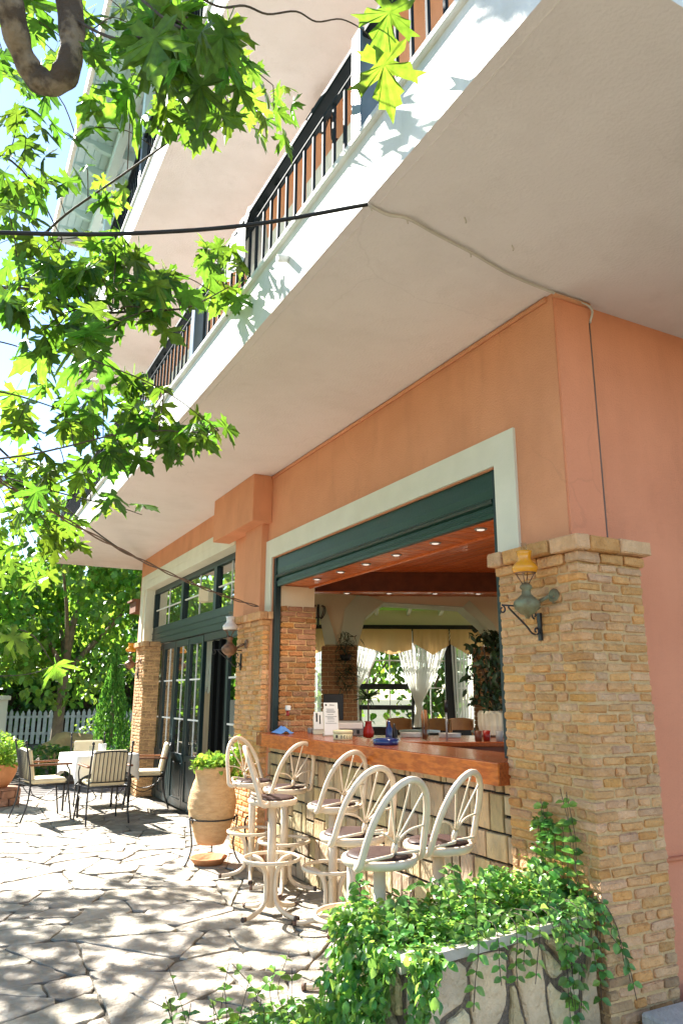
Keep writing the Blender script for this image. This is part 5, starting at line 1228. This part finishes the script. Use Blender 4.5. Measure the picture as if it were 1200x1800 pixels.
    m = MB(); n = 40; prof = [(.12, 0), (.17, .02), (.19, .12), (.19, .25), (.17, .28), (.14, .27), (.02, .24)]; rg = []
    for r, z in prof: rg.append([m.bm.verts.new((r*(1+(.035 if k % 2 else -.02))*math.cos(2*PI*k/n), r*(1+(.035 if k % 2 else -.02))*math.sin(2*PI*k/n), z)) for k in range(n)])
    for A, B in zip(rg, rg[1:]):
        for k in range(n): m.bm.faces.new((A[k], A[(k+1) % n], B[(k+1) % n], B[k]))
    m.bm.faces.new(rg[-1]); L(m, 1.76, 8.72).out('fluted_pot', 'ivory', t)
    c = ipos(1.76, 8.72, Z+.25); s = MB()
    for k in range(7): a = k*.9; s.tube(catmull([c, (c[0]+.10*math.cos(a), c[1]+.1*math.sin(a), c[2]+.4), (c[0]+.24*math.cos(a), c[1]+.24*math.sin(a), c[2]+.55+.05*k)], 4), .007, 5)
    s.out('stems', 'twig', t); n = 520; a = g.uniform(0, 2*PI, n); q = g.uniform(0, .32, n); P = np.stack([c[0]+q*np.cos(a), c[1]+q*np.sin(a), c[2]+g.uniform(.05, .95, n)], 1)
    instances('leaves', *oval_leaf(.22, .1, .2), P, rots(n, .8, .5, g), g.uniform(.07, .13, (n, 1)), 'house_leaf', t, 'stuff')
    t = thing('hanging_plant', 'dark trailing plant hanging on the inner brick pier', 'plant', ipos(.06, 9.66, 2.0))
    c = ipos(.06, 9.66, 2.0); MB().lathe([(.01, -.08), (.06, -.07), (.08, 0), (.07, 0)], c, 14).out('basket', 'black', t); n = 240
    P = np.array(c)+np.stack([g.normal(0, .07, n), g.normal(0, .05, n), g.uniform(-.42, .30, n)], 1); instances('leaves', *tv, P, rots(n, .8, .5, g), g.uniform(.10, .2, (n, 1)), 'house_leaf', t, 'stuff')
    # sconce on the cream wall
    c = ipos(-.30, 9.70, 2.60); t = thing('wall_sconce', 'black iron candle sconce on the cream inner wall', 'sconce', c)
    m = MB().tube([(c[0], c[1], c[2]-.22), (c[0], c[1], c[2]+.05)], .014, 6)
    for k in range(5):
        a = k*1.25; e = (math.cos(a), math.sin(a)); m.tube(catmull([(c[0], c[1], c[2]-.1), (c[0]+.05*e[0], c[1]+.05*e[1], c[2]-.13), (c[0]+.10*e[0], c[1]+.1*e[1], c[2]-.04), (c[0]+.09*e[0], c[1]+.09*e[1], c[2]+.03), (c[0]+.06*e[0], c[1]+.06*e[1], c[2]+.02)], 4), .007, 5)
    m.out('scrolled_arms', 'iron', t)
    # curtains
    def strings(u0, u1, t0, t1, zt, ztie, zb, b0, b1, n, label, d=13.40):
        m = MB(); rr = random.Random(3)
        for k in range(n):
            f = k/(n-1); f2 = f+rr.uniform(-.01, .01); a, ti, b_ = u0+(u1-u0)*f2, t0+(t1-t0)*f, b0+(b1-b0)*f
            dd = d+.03*math.sin(k*1.9)+rr.uniform(-.01, .01); q = []
            for i in range(13):
                z = zt+(zb-zt)*i/12
                if z > ztie: w = (z-ztie)/(zt-ztie); u = ti+(a-ti)*(w**.8)
                else: w = (ztie-z)/max(.01, ztie-zb); u = ti+(b_-ti)*w
                q.append((u, dd+.004*math.sin(i), z))
            hw = .0085
            V = [[m.bm.verts.new((x-hw, y, z)), m.bm.verts.new((x+hw, y+.006, z))] for x, y, z in q]
            for A, B in zip(V, V[1:]): m.bm.faces.new((A[0], A[1], B[1], B[0]))
        m.xf(IM); o = m.out('string_curtain', 'string', recalc=False); tag(o, label, 'curtain', 'white string curtains of the window room')
    strings(.92, 2.0, 1.32, 1.42, 2.62, 1.40, .95, 1.28, 1.48, 44, 'white string curtain drawn in to a tie at the middle post')
    strings(-.02, .85, .18, .30, 2.62, 1.62, .95, .20, .32, 34, 'white string curtain swept to the left window post')
    strings(1.98, 2.60, 2.02, 2.50, 2.62, 1.2, .95, 2.02, 2.48, 30, 'white string curtain hanging straight beside the thick black post')
    strings(-1.0, -.18, -.95, -.2, 2.62, 1.2, .95, -.95, -.2, 34, 'white string curtain in the left arch by the inner brick pier')
    def val(u0, u1, up, label, d=13.33):
        m = MB(); n = 24; V = []
        for i in range(n+1):
            f = i/n; u = u0+(u1-u0)*f; zb = 2.40-.21*(1-abs(u-up)/max(up-u0, u1-up)); col = []
            for j in range(7): z = 2.645+(zb-2.645)*j/6; col.append(m.bm.verts.new((u, d+.012*math.sin(i*1.7)*(.3+j/6)+.01*math.sin(i*.6), z)))
            V.append(col)
        for A, B in zip(V, V[1:]):
            for j in range(6): f = m.bm.faces.new((A[j], A[j+1], B[j+1], B[j])); f.smooth = True
        tag(m.xf(IM).out('valance', 'burlap'), label, 'valance', 'pointed ochre valances')
    val(.10, 1.265, .90, 'broad pointed ochre valance at the left of the arch'); val(1.29, 1.93, 1.64, 'pointed ochre valance in the middle between two posts'); val(1.95, 2.62, 2.27, 'pointed ochre valance right of the thick black post'); val(-1.1, -.1, -.5, 'ochre valance in the left arch')
    # bentwood chairs and a small table in the window room
    def door_curtain():
        m = MB(); V = []
        for i in range(61):
            y = 9.62+i*.02; V.append([m.bm.verts.new((3.22+.03*math.sin(i*1.25)+.012*math.sin(i*.5), y, z)) for z in (2.25, 1.95, 1.55+.05*math.sin(i*.9))])
        for A, B in zip(V, V[1:]):
            for j in range(2): f = m.bm.faces.new((A[j], A[j+1], B[j+1], B[j])); f.smooth = True
        tag(m.out('door_curtain', 'string'), 'short white curtain seen through the glazed folding doors', 'curtain')
    door_curtain()
    def bent(u, d, rz, label, first=None):
        if first is not None: return dup(first, ipos(u, d, .2), rz, label)
        t = thing('bentwood_chair', label, 'chair', ipos(u, d, .2), 'bentwood chairs in the window room', local=True, rz=rz)
        MB().lathe([(.01, .43), (.20, .43), (.21, .445), (.20, .46), (.01, .46)], n=24).out('seat', 'chair_wood', t)
        for sx in (-1, 1):
            MB().tube([(sx*.16, .15, .43), (sx*.18, .18, 0)], .014, 6).out('leg', 'chair_wood', t); MB().tube(catmull([(sx*.18, -.2, 0), (sx*.17, -.16, .43), (sx*.19, -.2, .9)], 4), .015, 6).out('leg', 'chair_wood', t)
        m = MB(); a0, b0 = [], []
        for i in range(13):
            x = -.21+.42*i/12; y = -.20-.06*(1-(x/.21)**2); z1 = .91+.025*(1-(x/.21)**2)
            a0.append((m.bm.verts.new((x, y, .74)), m.bm.verts.new((x, y-.018, .74)), m.bm.verts.new((x, y-.018, z1)), m.bm.verts.new((x, y, z1))))
        for A, B in zip(a0, a0[1:]):
            for k in range(4): m.bm.faces.new((A[k], A[(k+1) % 4], B[(k+1) % 4], B[k]))
        m.bm.faces.new(a0[0]); m.bm.faces.new(a0[-1][::-1]); m.out('backrest', 'chair_wood', t); return t
    b = bent(.95, 12.3, R(-28+180), 'bentwood chair at the left under the open window')
    bent(1.54, 12.2, R(-28+170), 'bentwood chair in front of the tied string curtain', b); bent(2.02, 12.4, R(-28+190), 'bentwood chair beside the thick black post', b)
    for u, lab in ((2.35, 'small white topped table behind the fluted pot'), (1.22, 'small white topped table between the bentwood chairs')):
        t = thing('cafe_table', lab, 'table', ipos(u, 11.9, .2)); c = ipos(u, 11.9, .2)
        MB().lathe([(.01, .74), (.32, .74), (.32, .765), (.01, .765)], c, 28).out('tabletop', 'linen', t); MB().lathe([(.22, 0), (.2, .02), (.03, .05), (.025, .74), (.01, .74)], c, 16).out('pedestal', 'black', t)
inside_things()

# ================================================================== PLANTS
def strand(pts, n, size, m, leaves, g, sep):
    P = catmull(pts, 8); m.tube(P, .0018, 4)
    for k in range(n):
        i = min(len(P)-2, int((k+.5)/n*(len(P)-1))); p = Vector(P[i])
        for s in (-1, 1): leaves.append((p, s, size*random.uniform(.75, 1.15), (Vector(P[i+1])-p).normalized()))
def vines():
    g = np.random.default_rng(11); tv = oval_leaf(.33, .14, .16)
    t = thing('periwinkle', 'dense trailing periwinkle spilling out of the stone planter', 'plant', (2.1, 2.85, .54))
    # mound
    n = 4000; x = g.uniform(1.52, 2.72, n); f = (x-1.50)/1.22
    y = 2.585+.135*f+g.uniform(-.02, .49, n)*(1-.22*f)
    hh = .07+.06*np.sin(x*9)*np.sin(y*11+1)+.12*f**3+.035*np.sin(x*23+y*17)
    ed = np.clip((y-(2.60+.135*f))/.14, 0.15, 1); z = .545+g.uniform(-.03, 1.0, n)*np.maximum(.05, hh)*ed
    P = np.stack([x, y, z], 1); R_ = rots(n, .55, .1, g)
    # cascade over the left end and the left third of the front
    n2 = 2100; s = g.uniform(0, 1, n2); fr = g.uniform(0, 1, n2) < .22; q = g.uniform(0, 1, n2)
    lim = np.where(fr, np.clip(1-q*1.15, .0, 1), 1.0)
    cx = np.where(fr, 1.57+q*.13, 1.585); cy = np.where(fr, 2.535+q*.017, 2.54+q*.44)
    dn = s*.60*np.maximum(.06, lim); off = .01+.07*np.abs(g.normal(0, .6, n2))+.04*np.sin(s*3.1)
    P2 = np.stack([cx-np.where(fr, .0, off), cy-np.where(fr, off, 0), .60-dn], 1); R2 = rots(n2, .6, .8, g)
    instances('leaves', *tv, np.concatenate([P, P2]), np.concatenate([R_, R2]), g.uniform(.022, .050, (n+n2, 1)), 'vinca', t, 'stuff')
    st = MB(); lv = []; rr = random.Random(8); random.seed(8)
    for k in range(15):                              # hanging strands over the front
        x = (2.16, 2.22, 2.30, 2.36, 2.42, 2.47, 2.50, 2.55, 2.58, 2.62, 2.66, 2.69, 1.95, 2.05, 2.45)[k]; yf = 2.545+(x-1.585)*.137; L = (.16, .10, .18, .14, .30, .38, .24, .42, .34, .20, .36, .24, .20, .14, .45)[k]
        dx = rr.uniform(-.04, .05); strand([(x, yf+.12, .60), (x+.01, yf+.0, .61), (x+dx*.3, yf-.045, .55), (x+dx, yf-.05, .55-L*.5), (x+dx*1.7, yf-.05-rr.uniform(0, .02), .55-L)], int(4+L*22), .045, st, lv, g, 0)
    for k in range(12):                              # climbing shoots against the pillar
        y = 2.70+rr.uniform(0, .34); a = rr.uniform(-.03, .03)
        strand([(2.67, y, .58), (2.66, y+a, .72), (2.675, y+2*a, .80+rr.uniform(0, .1)), (2.685+rr.uniform(-.05, .0), y+3*a, .86+rr.uniform(0, .22))], 8, .046, st, lv, g, 0)
    for k in range(3): strand([(2.68, 2.68, .60), (2.70, 2.63, .60-.05*k), (2.76+.02*k, 2.625, .50-.06*k), (2.79+.03*k, 2.63, .36-.08*k)], 5, .042, st, lv, g, 0)
    for k in range(13):
        x = rr.uniform(1.55, 2.6); y = rr.uniform(2.62, 3.0); strand([(x, y, .60), (x+rr.uniform(-.03, .03), y, .70), (x+rr.uniform(-.06, .06), y+rr.uniform(-.05, .05), .72+rr.uniform(0, .05))], 6, .046, st, lv, g, 0)
    st.out('stems', 'twig', t)['kind'] = 'stuff'
    V, F = oval_leaf(.34, .12, .15); ms = []
    for k in range(5):
        V, F = oval_leaf(.30+.02*k, .08+.03*k, .06+.05*k); me = bpy.data.meshes.new('leaf'); me.from_pydata(V, [], F); me.materials.append(X['vinca']); ms.append(me)
    random.shuffle(lv); rest = []
    for i, (p, s, sz, d) in enumerate(lv):
        up = Vector((rr.uniform(-.5, .5)-.3, rr.uniform(-.5, .5)-.5, .8)); side = d.cross(up).normalized()*s
        yv = (side*.9+d*.25+Vector((0, 0, -.15))).normalized(); xv = yv.cross(up).normalized(); zv = xv.cross(yv)
        M = Matrix((xv, yv, zv)).transposed()
        if i < 285:
            o = bpy.data.objects.new('leaf', ms[i % 5]); COL.objects.link(o); o.parent = t; o.matrix_parent_inverse = ROOT[t.name]
            o.matrix_basis = Matrix.Translation(p) @ M.to_4x4() @ Matrix.Scale(sz, 4)
        else: rest.append((p, M, sz))
    if rest: instances('leaves', *tv, np.array([tuple(r[0]) for r in rest]), np.array([[list(q) for q in r[1]] for r in rest]), np.array([[r[2]] for r in rest]), 'vinca', t, 'stuff')
    # low patch on the ground before the planter
    t = thing('ground_ivy', 'low leafy ground plants at the edge of the paving in front of the planter', 'plant', (1.2, 2.9, 0))
    n = 2600; x = g.uniform(.80, 1.68, n); y = g.uniform(2.6, 3.62, n); k = (x < 1.0)*(g.uniform(0, 1, n) < .4); x = np.where(k, x+.3, x)
    top = .05+.15*np.abs(np.sin(x*5.2+.4)*np.cos(y*4.1))+.10*np.clip((x-1.2)*2, 0, 1)
    fade = np.clip((3.66-y)/.25, .15, 1)*np.clip((x-.76)/.2, .2, 1)
    P = np.stack([x, y, .01+g.uniform(0, 1, n)*top*fade], 1)
    instances('leaves', *tv, P, rots(n, .6, .0, g), g.uniform(.035, .062, (n, 1)), 'vinca', t, 'stuff')
    st = MB(); lv = []
    for k in range(26):
        x, y = rr.uniform(.9, 1.65), rr.uniform(2.9, 3.6); strand([(x, y, .02), (x+rr.uniform(-.04, .04), y+rr.uniform(0, .05), .14), (x+rr.uniform(-.08, .08), y+rr.uniform(0, .1), .22+rr.uniform(0, .12))], 5, .05, st, lv, g, 0)
    st.out('stems', 'twig', t)['kind'] = 'stuff'
    Ps, Ms, Ss = [], [], []
    for p, s, sz, d in lv:
        up = Vector((rr.uniform(-.5, .5), rr.uniform(-.5, .5), .9)); side = d.cross(up).normalized()*s; yv = (side+d*.4).normalized(); xv = yv.cross(up).normalized(); zv = xv.cross(yv)
        Ps.append(tuple(p)); Ms.append([[xv[i], yv[i], zv[i]] for i in range(3)]); Ss.append([sz])
    instances('leaves', *tv, np.array(Ps), np.array(Ms), np.array(Ss), 'vinca', t, 'stuff')
    tag(MB().prism([(.9, 2.5), (1.56, 2.5), (1.60, 3.5), (1.05, 3.5)], -.02, .012).out('soil_patch', 'soil'), 'dark soil under the ground plants', kind='structure')
vines()
def plane_tree():
    t = thing('plane_tree', 'plane tree whose leafy branches reach in before the balcony', 'tree', (-2.7, 8.2, 0))
    B = (-2.7, 8.2); MB().tube(catmull([(B[0], B[1], -.1), (B[0]+.05, B[1]-.1, 1.5), (B[0]+.2, B[1]-.5, 3.0), (B[0]+.5, B[1]-1.0, 4.2), (B[0]+.7, B[1]-1.3, 5.6)], 6), [.26-.005*i for i in range(25)], 14).out('trunk', 'bark', t)
    def W(i): return TWIGS[i][0]
    L = W(0)
    br = MB()
    br.tube(catmull([(-2.15, 7.0, 4.0), (-1.5, 6.1, 4.6), (-1.0, 5.2, 4.9), L[0]]+L, 6), [.058+.005*math.sin(i*.55)+.003*math.sin(i*1.3) for i in range((len(L)+3)*6+1)], 16)
    br.tube(catmull([(-2.1, 6.9, 4.3), (-1.6, 6.0, 4.5)]+W(1), 5), .055, 8); br.out('limb', 'bark', t)
    for tip in ((-1.0, 9.5, 5.6), (-.4, 11.0, 5.2), (-2.6, 10.5, 6.0), (-.6, 7.5, 6.4), (-3.6, 8.0, 5.6)):
        MB().tube(catmull([(-2.2, 7.3, 3.7), ((-2.2+tip[0])/2, (7.3+tip[1])/2, 4.9), tip], 6), [.07-.004*i for i in range(13)], 8).out('limb', 'bark', t)
    for p, r in TWIGS[2:]: MB().tube(catmull(p, 5), [r*(1-.6*i/((len(p)-1)*5)) for i in range((len(p)-1)*5+1)], 6).out('twig', 'twig', t)
    q = MB(); heads = [Vector(p[-1]) for p, r in TWIGS[2:]]; allp = [Vector(x) for p, r in TWIGS for x in catmull(p, 4)]
    random.seed(5); vs = []; sh = [plane_leaf(True, .15+.13*k, k) for k in range(6)]
    for k, (V, F) in enumerate(sh):
        me = bpy.data.meshes.new('leaf'); me.from_pydata(V, [], F); me.materials.append(X['plane_leaf']); vs.append(me)
    g = np.random.default_rng(9); n = len(LEAVES); RR = rots(n, .6, .6, g)
    # fine shoots that carry the leaf sprays
    for i, l in enumerate(LEAVES):
        if i % 4 == 0:
            p = Vector(l[:3]); c = min(allp, key=lambda a: (a-p).length)
            if (c-p).length < 1.2: q.tube(catmull([c, c.lerp(p, .5)+Vector((0, 0, .05)), p], 3), .0032, 4)
    o = q.out('shoots', 'twig', t); o['kind'] = 'stuff'
    for i, l in enumerate(LEAVES[:286]):
        o = bpy.data.objects.new('leaf', vs[i % 6]); COL.objects.link(o); o.parent = t; o.matrix_parent_inverse = ROOT[t.name]
        o.matrix_basis = Matrix.Translation(l[:3]) @ Matrix([list(r) for r in RR[i]]).to_4x4() @ Matrix.Scale(l[3], 4)
    a = np.array(LEAVES[286:]); instances('leaves', *plane_leaf(True, .35, 3), a[:, :3], RR[286:], a[:, 3:4], 'plane_leaf', t, 'stuff')
    for l, rx in zip(HANG, ((R(-50), R(14), R(-22)), (R(-46), R(-8), R(-36)))):
        o = bpy.data.objects.new('leaf', vs[1]); COL.objects.link(o); o.parent = t; o.matrix_parent_inverse = ROOT[t.name]
        o.matrix_basis = Matrix.Translation(l[:3]) @ Euler(rx).to_matrix().to_4x4() @ Matrix.Scale(l[3], 4)
    # the rest of the crown, up and out to the side of the picture
    cr = []
    g = np.random.default_rng(15)
    SD = np.array((-0.41, 1.10, 1.0)); LV = np.array(LEAVES)[:, :3]
    cc = [(g.uniform(-4.0, 1.0), g.uniform(4.0, 13.0), g.uniform(3.6, 6.8), g.uniform(.22, .5)) for _ in range(330)]
    for x, y, z, r in cc:
        gx, gy = x+.41*z, y-1.1*z                       # where this spray throws its shade on the paving
        if gy > 7.4 or gx > 2.9 or gy < .6: continue
        if gy > 6.2 and g.uniform() < .45: continue
        if gx > 1.1 and gy < 4.0 and g.uniform() < .9: continue
        if x > .2 and z < 4.6: continue
        q = np.array((x, y, z))-LV; t_ = q @ SD/(SD @ SD); dist = np.linalg.norm(q-t_[:, None]*SD, axis=1)
        if (t_ > 0).any() and (dist[t_ > 0] < .22).sum() > 6: continue
        for _ in range(20):
            v = g.normal(0, 1, 3); v = v/np.linalg.norm(v)*r*g.uniform(.3, 1)**.5; p = (x+v[0], y+v[1], z+v[2]*.5)
            if in_view(*p, .03) or p[0] > 1.3: continue
            cr.append(p)
    for _ in range(120):                                  # sprays above the balcony edge, whose shade falls on its white face
        k = g.uniform(1.3, 3.0); y = g.uniform(1.1, 5.5); p0 = np.array((1.478, y, 3.92))+SD*k*1.0
        for _ in range(4):
            p = tuple(p0+g.normal(0, .12, 3))
            if not in_view(*p, .02) and p[0] < 1.25: cr.append(p)
    cr = np.array(cr); n = len(cr)
    instances('crown', *plane_leaf(False, .2, 2), cr, rots(n, .45, .3, g), g.uniform(.10, .16, (n, 1)), 'plane_leaf', t, 'stuff')
plane_tree()
def tree(name, label, base, crown_c, rad, n, leaf, lm, trunk_r=.12, seed=1, wid=.40, tall=None, group=None, lumps=16, clear=()):
    g = np.random.default_rng(seed); t = thing(name, label, 'tree', (*base, 0), group)
    c = Vector(crown_c); top = crown_c[2]
    MB().tube(catmull([(*base, -.1), (base[0]+.05, base[1], top*.35), (base[0]*.6+c.x*.4, base[1]*.6+c.y*.4, top*.7), (c.x, c.y, top)], 5), [trunk_r*(1-.04*i) for i in range(16)], 9).out('trunk', 'trunk_far', t)
    for k in range(5):
        a = k*1.3+seed; MB().tube(catmull([(base[0]*.7+c.x*.3, base[1]*.7+c.y*.3, top*.5), (c.x+math.cos(a)*rad[0]*.4, c.y+math.sin(a)*rad[1]*.4, top*.85), (c.x+math.cos(a)*rad[0]*.8, c.y+math.sin(a)*rad[1]*.8, top+rad[2]*.35)], 4), [trunk_r*.45*(1-.09*i) for i in range(9)], 6).out('limb', 'trunk_far', t)
    P = []
    L = [g.normal(0, 1, 3) for _ in range(lumps)]; L = [v/np.linalg.norm(v) for v in L]; lr = g.uniform(.28, .55, lumps)
    for i in range(n):
        k = g.integers(0, lumps); v = g.normal(0, 1, 3); v /= np.linalg.norm(v)
        w = L[k]*.68+v*lr[k]*g.uniform(.45, 1)**.4
        P.append((c.x+w[0]*rad[0], c.y+w[1]*rad[1], c.z+w[2]*rad[2]))
    P = np.array(P); P = P[P[:, 2] > .9]
    for (tx, ty, tz, rx, ry) in clear:                    # keep the sun on what stands in front of the tree
        P = P[~((np.abs(P[:, 0]+.41*(P[:, 2]-tz)-tx) < rx) & (np.abs(P[:, 1]-1.1*(P[:, 2]-tz)-ty) < ry))]
    instances('crown', *oval_leaf(wid, .12, .22), P, rots(len(P), .6, .65, g), g.uniform(.6, 1.15, (len(P), 1))*leaf, lm, t, 'stuff')
def garden():
    tree('broadleaf_tree', 'large leafed tree with pale trunk behind the picket fence gate', (2.36, 18.4), (2.7, 18.6, 3.95), (2.75, 2.5, 2.7), 11000, .19, 'bright_leaf', .14, 3, lumps=26, clear=((2.86, 14.7, 1.1, .5, 1.2), (2.7, 12.1, 1.2, .35, 1.1)))
    tree('garden_tree', 'bushy green tree behind the large leafed one at the far left', (-1.4, 24.5), (-1.2, 24.0, 3.7), (3.0, 2.6, 3.1), 2600, .32, 'bright_leaf', .14, 5)
    tree('garden_tree', 'darker tree behind the fence close to the far end of the building', (5.6, 27.5), (5.2, 27.5, 3.9), (4.2, 3, 3.9), 2800, .34, 'dark_leaf', .16, 8)
    tree('garden_tree', 'dark understorey shrub tree filling the gap above the fence', (1.4, 27.2), (1.2, 27.3, 2.9), (4.4, 2, 2.9), 2400, .30, 'dark_leaf', .12, 9)
    tree('street_tree', 'tall green tree across the yard, mirrored in the glass doors', (-7.5, 12.5), (-7.4, 12.5, 4.6), (3.0, 3.6, 3.2), 2200, .30, 'bright_leaf', .18, 13)
    tree('street_tree', 'second green tree across the yard, nearer the gate', (-6.6, 20.5), (-6.2, 20.5, 4.6), (3.2, 3.6, 3.4), 2200, .32, 'bright_leaf', .18, 14)
    tree('garden_tree', 'sunny green tree outside the window room', ipos(.4, 18.5)[:2], ipos(.5, 18.5, 2.6), (1.5, 1.4, 2.2), 1500, .2, 'bright_leaf', .09, 16)
    tree('garden_tree', 'dark conifer like tree outside the window room near the middle post', ipos(2.0, 17.5)[:2], ipos(2.0, 17.5, 2.6), (.95, .95, 2.4), 1500, .16, 'dark_leaf', .09, 17)
    tree('garden_tree', 'pale green tree farther outside the right window', ipos(4.2, 21)[:2], ipos(4.2, 21, 3.2), (2.2, 2.0, 2.8), 1500, .26, 'bright_leaf', .1, 18)
    g = np.random.default_rng(2)
    t = thing('hedge', 'long dark hedge closing the garden behind the picket fence', 'hedge', (1.0, 26.6, 0)); n = 9000
    P = np.stack([g.uniform(-12, 13, n), 26.6+g.uniform(-.8, .8, n), g.uniform(0, 1, n)**.8*(2.3+.3*np.sin(np.arange(n)))], 1); instances('foliage', *oval_leaf(.4), P, rots(n, .8, .4, g), g.uniform(.16, .3, (n, 1)), 'dark_leaf', t, 'stuff'); MB().box((-12, 26.4, -.05), (13, 26.8, 1.9)).out('thicket', 'soil', t)
    t = thing('thuja_shrub', 'narrow bright green conical conifer beside the far brick pillar', 'shrub', (2.86, 14.7, 0)); n = 5200
    h = g.uniform(0, 1, n)**.85; a = g.uniform(0, 2*PI, n); r = .36*np.minimum(1, (1-h)*1.55+.03)*(.80+.2*np.sin(a*5+h*9))*g.uniform(.7, 1.05, n)
    P = np.stack([2.86+r*np.cos(a), 14.7+r*np.sin(a), .1+h*2.25], 1); tv = oval_leaf(.18, .05, -.05)
    Rr = rots(n, .35, -1.15, g); instances('foliage', *tv, P, Rr, g.uniform(.05, .10, (n, 1)), 'cypress', t, 'stuff'); MB().tube([(2.86, 14.7, -.05), (2.86, 14.7, 1.8)], .04, 7).out('stem', 'trunk_far', t)
    for i, (x, y, r, h, lab) in enumerate(((1.9, 15.2, .5, .55, 'low dark bush in the bed behind the patio table'), (3.35, 16.2, .55, .8, 'low bush in the bed right of the ochre boulder'), (.6, 15.6, .6, .6, 'low bush in the bed by the gate pier'), (3.9, 20.5, .9, .9, 'bush before the right end of the picket fence'))):
        t = thing('garden_bush', lab, 'bush', (x, y, 0)); n = 520; v = g.normal(0, 1, (n, 3)); v /= np.linalg.norm(v, axis=1, keepdims=True); q = g.uniform(.5, 1, (n, 1))**.5
        P = v*q*np.array([r, r, h*.6])+np.array([x, y, h*.5]); P[:, 2] = np.abs(P[:, 2]); instances('foliage', *oval_leaf(.3), P, rots(n, .7, .2, g), g.uniform(.07, .13, (n, 1)), 'dark_leaf' if i != 3 else 'bright_leaf', t, 'stuff'); MB().tube([(x, y, -.05), (x, y, h*.6)], .02, 5).out('stem', 'twig', t)
garden()
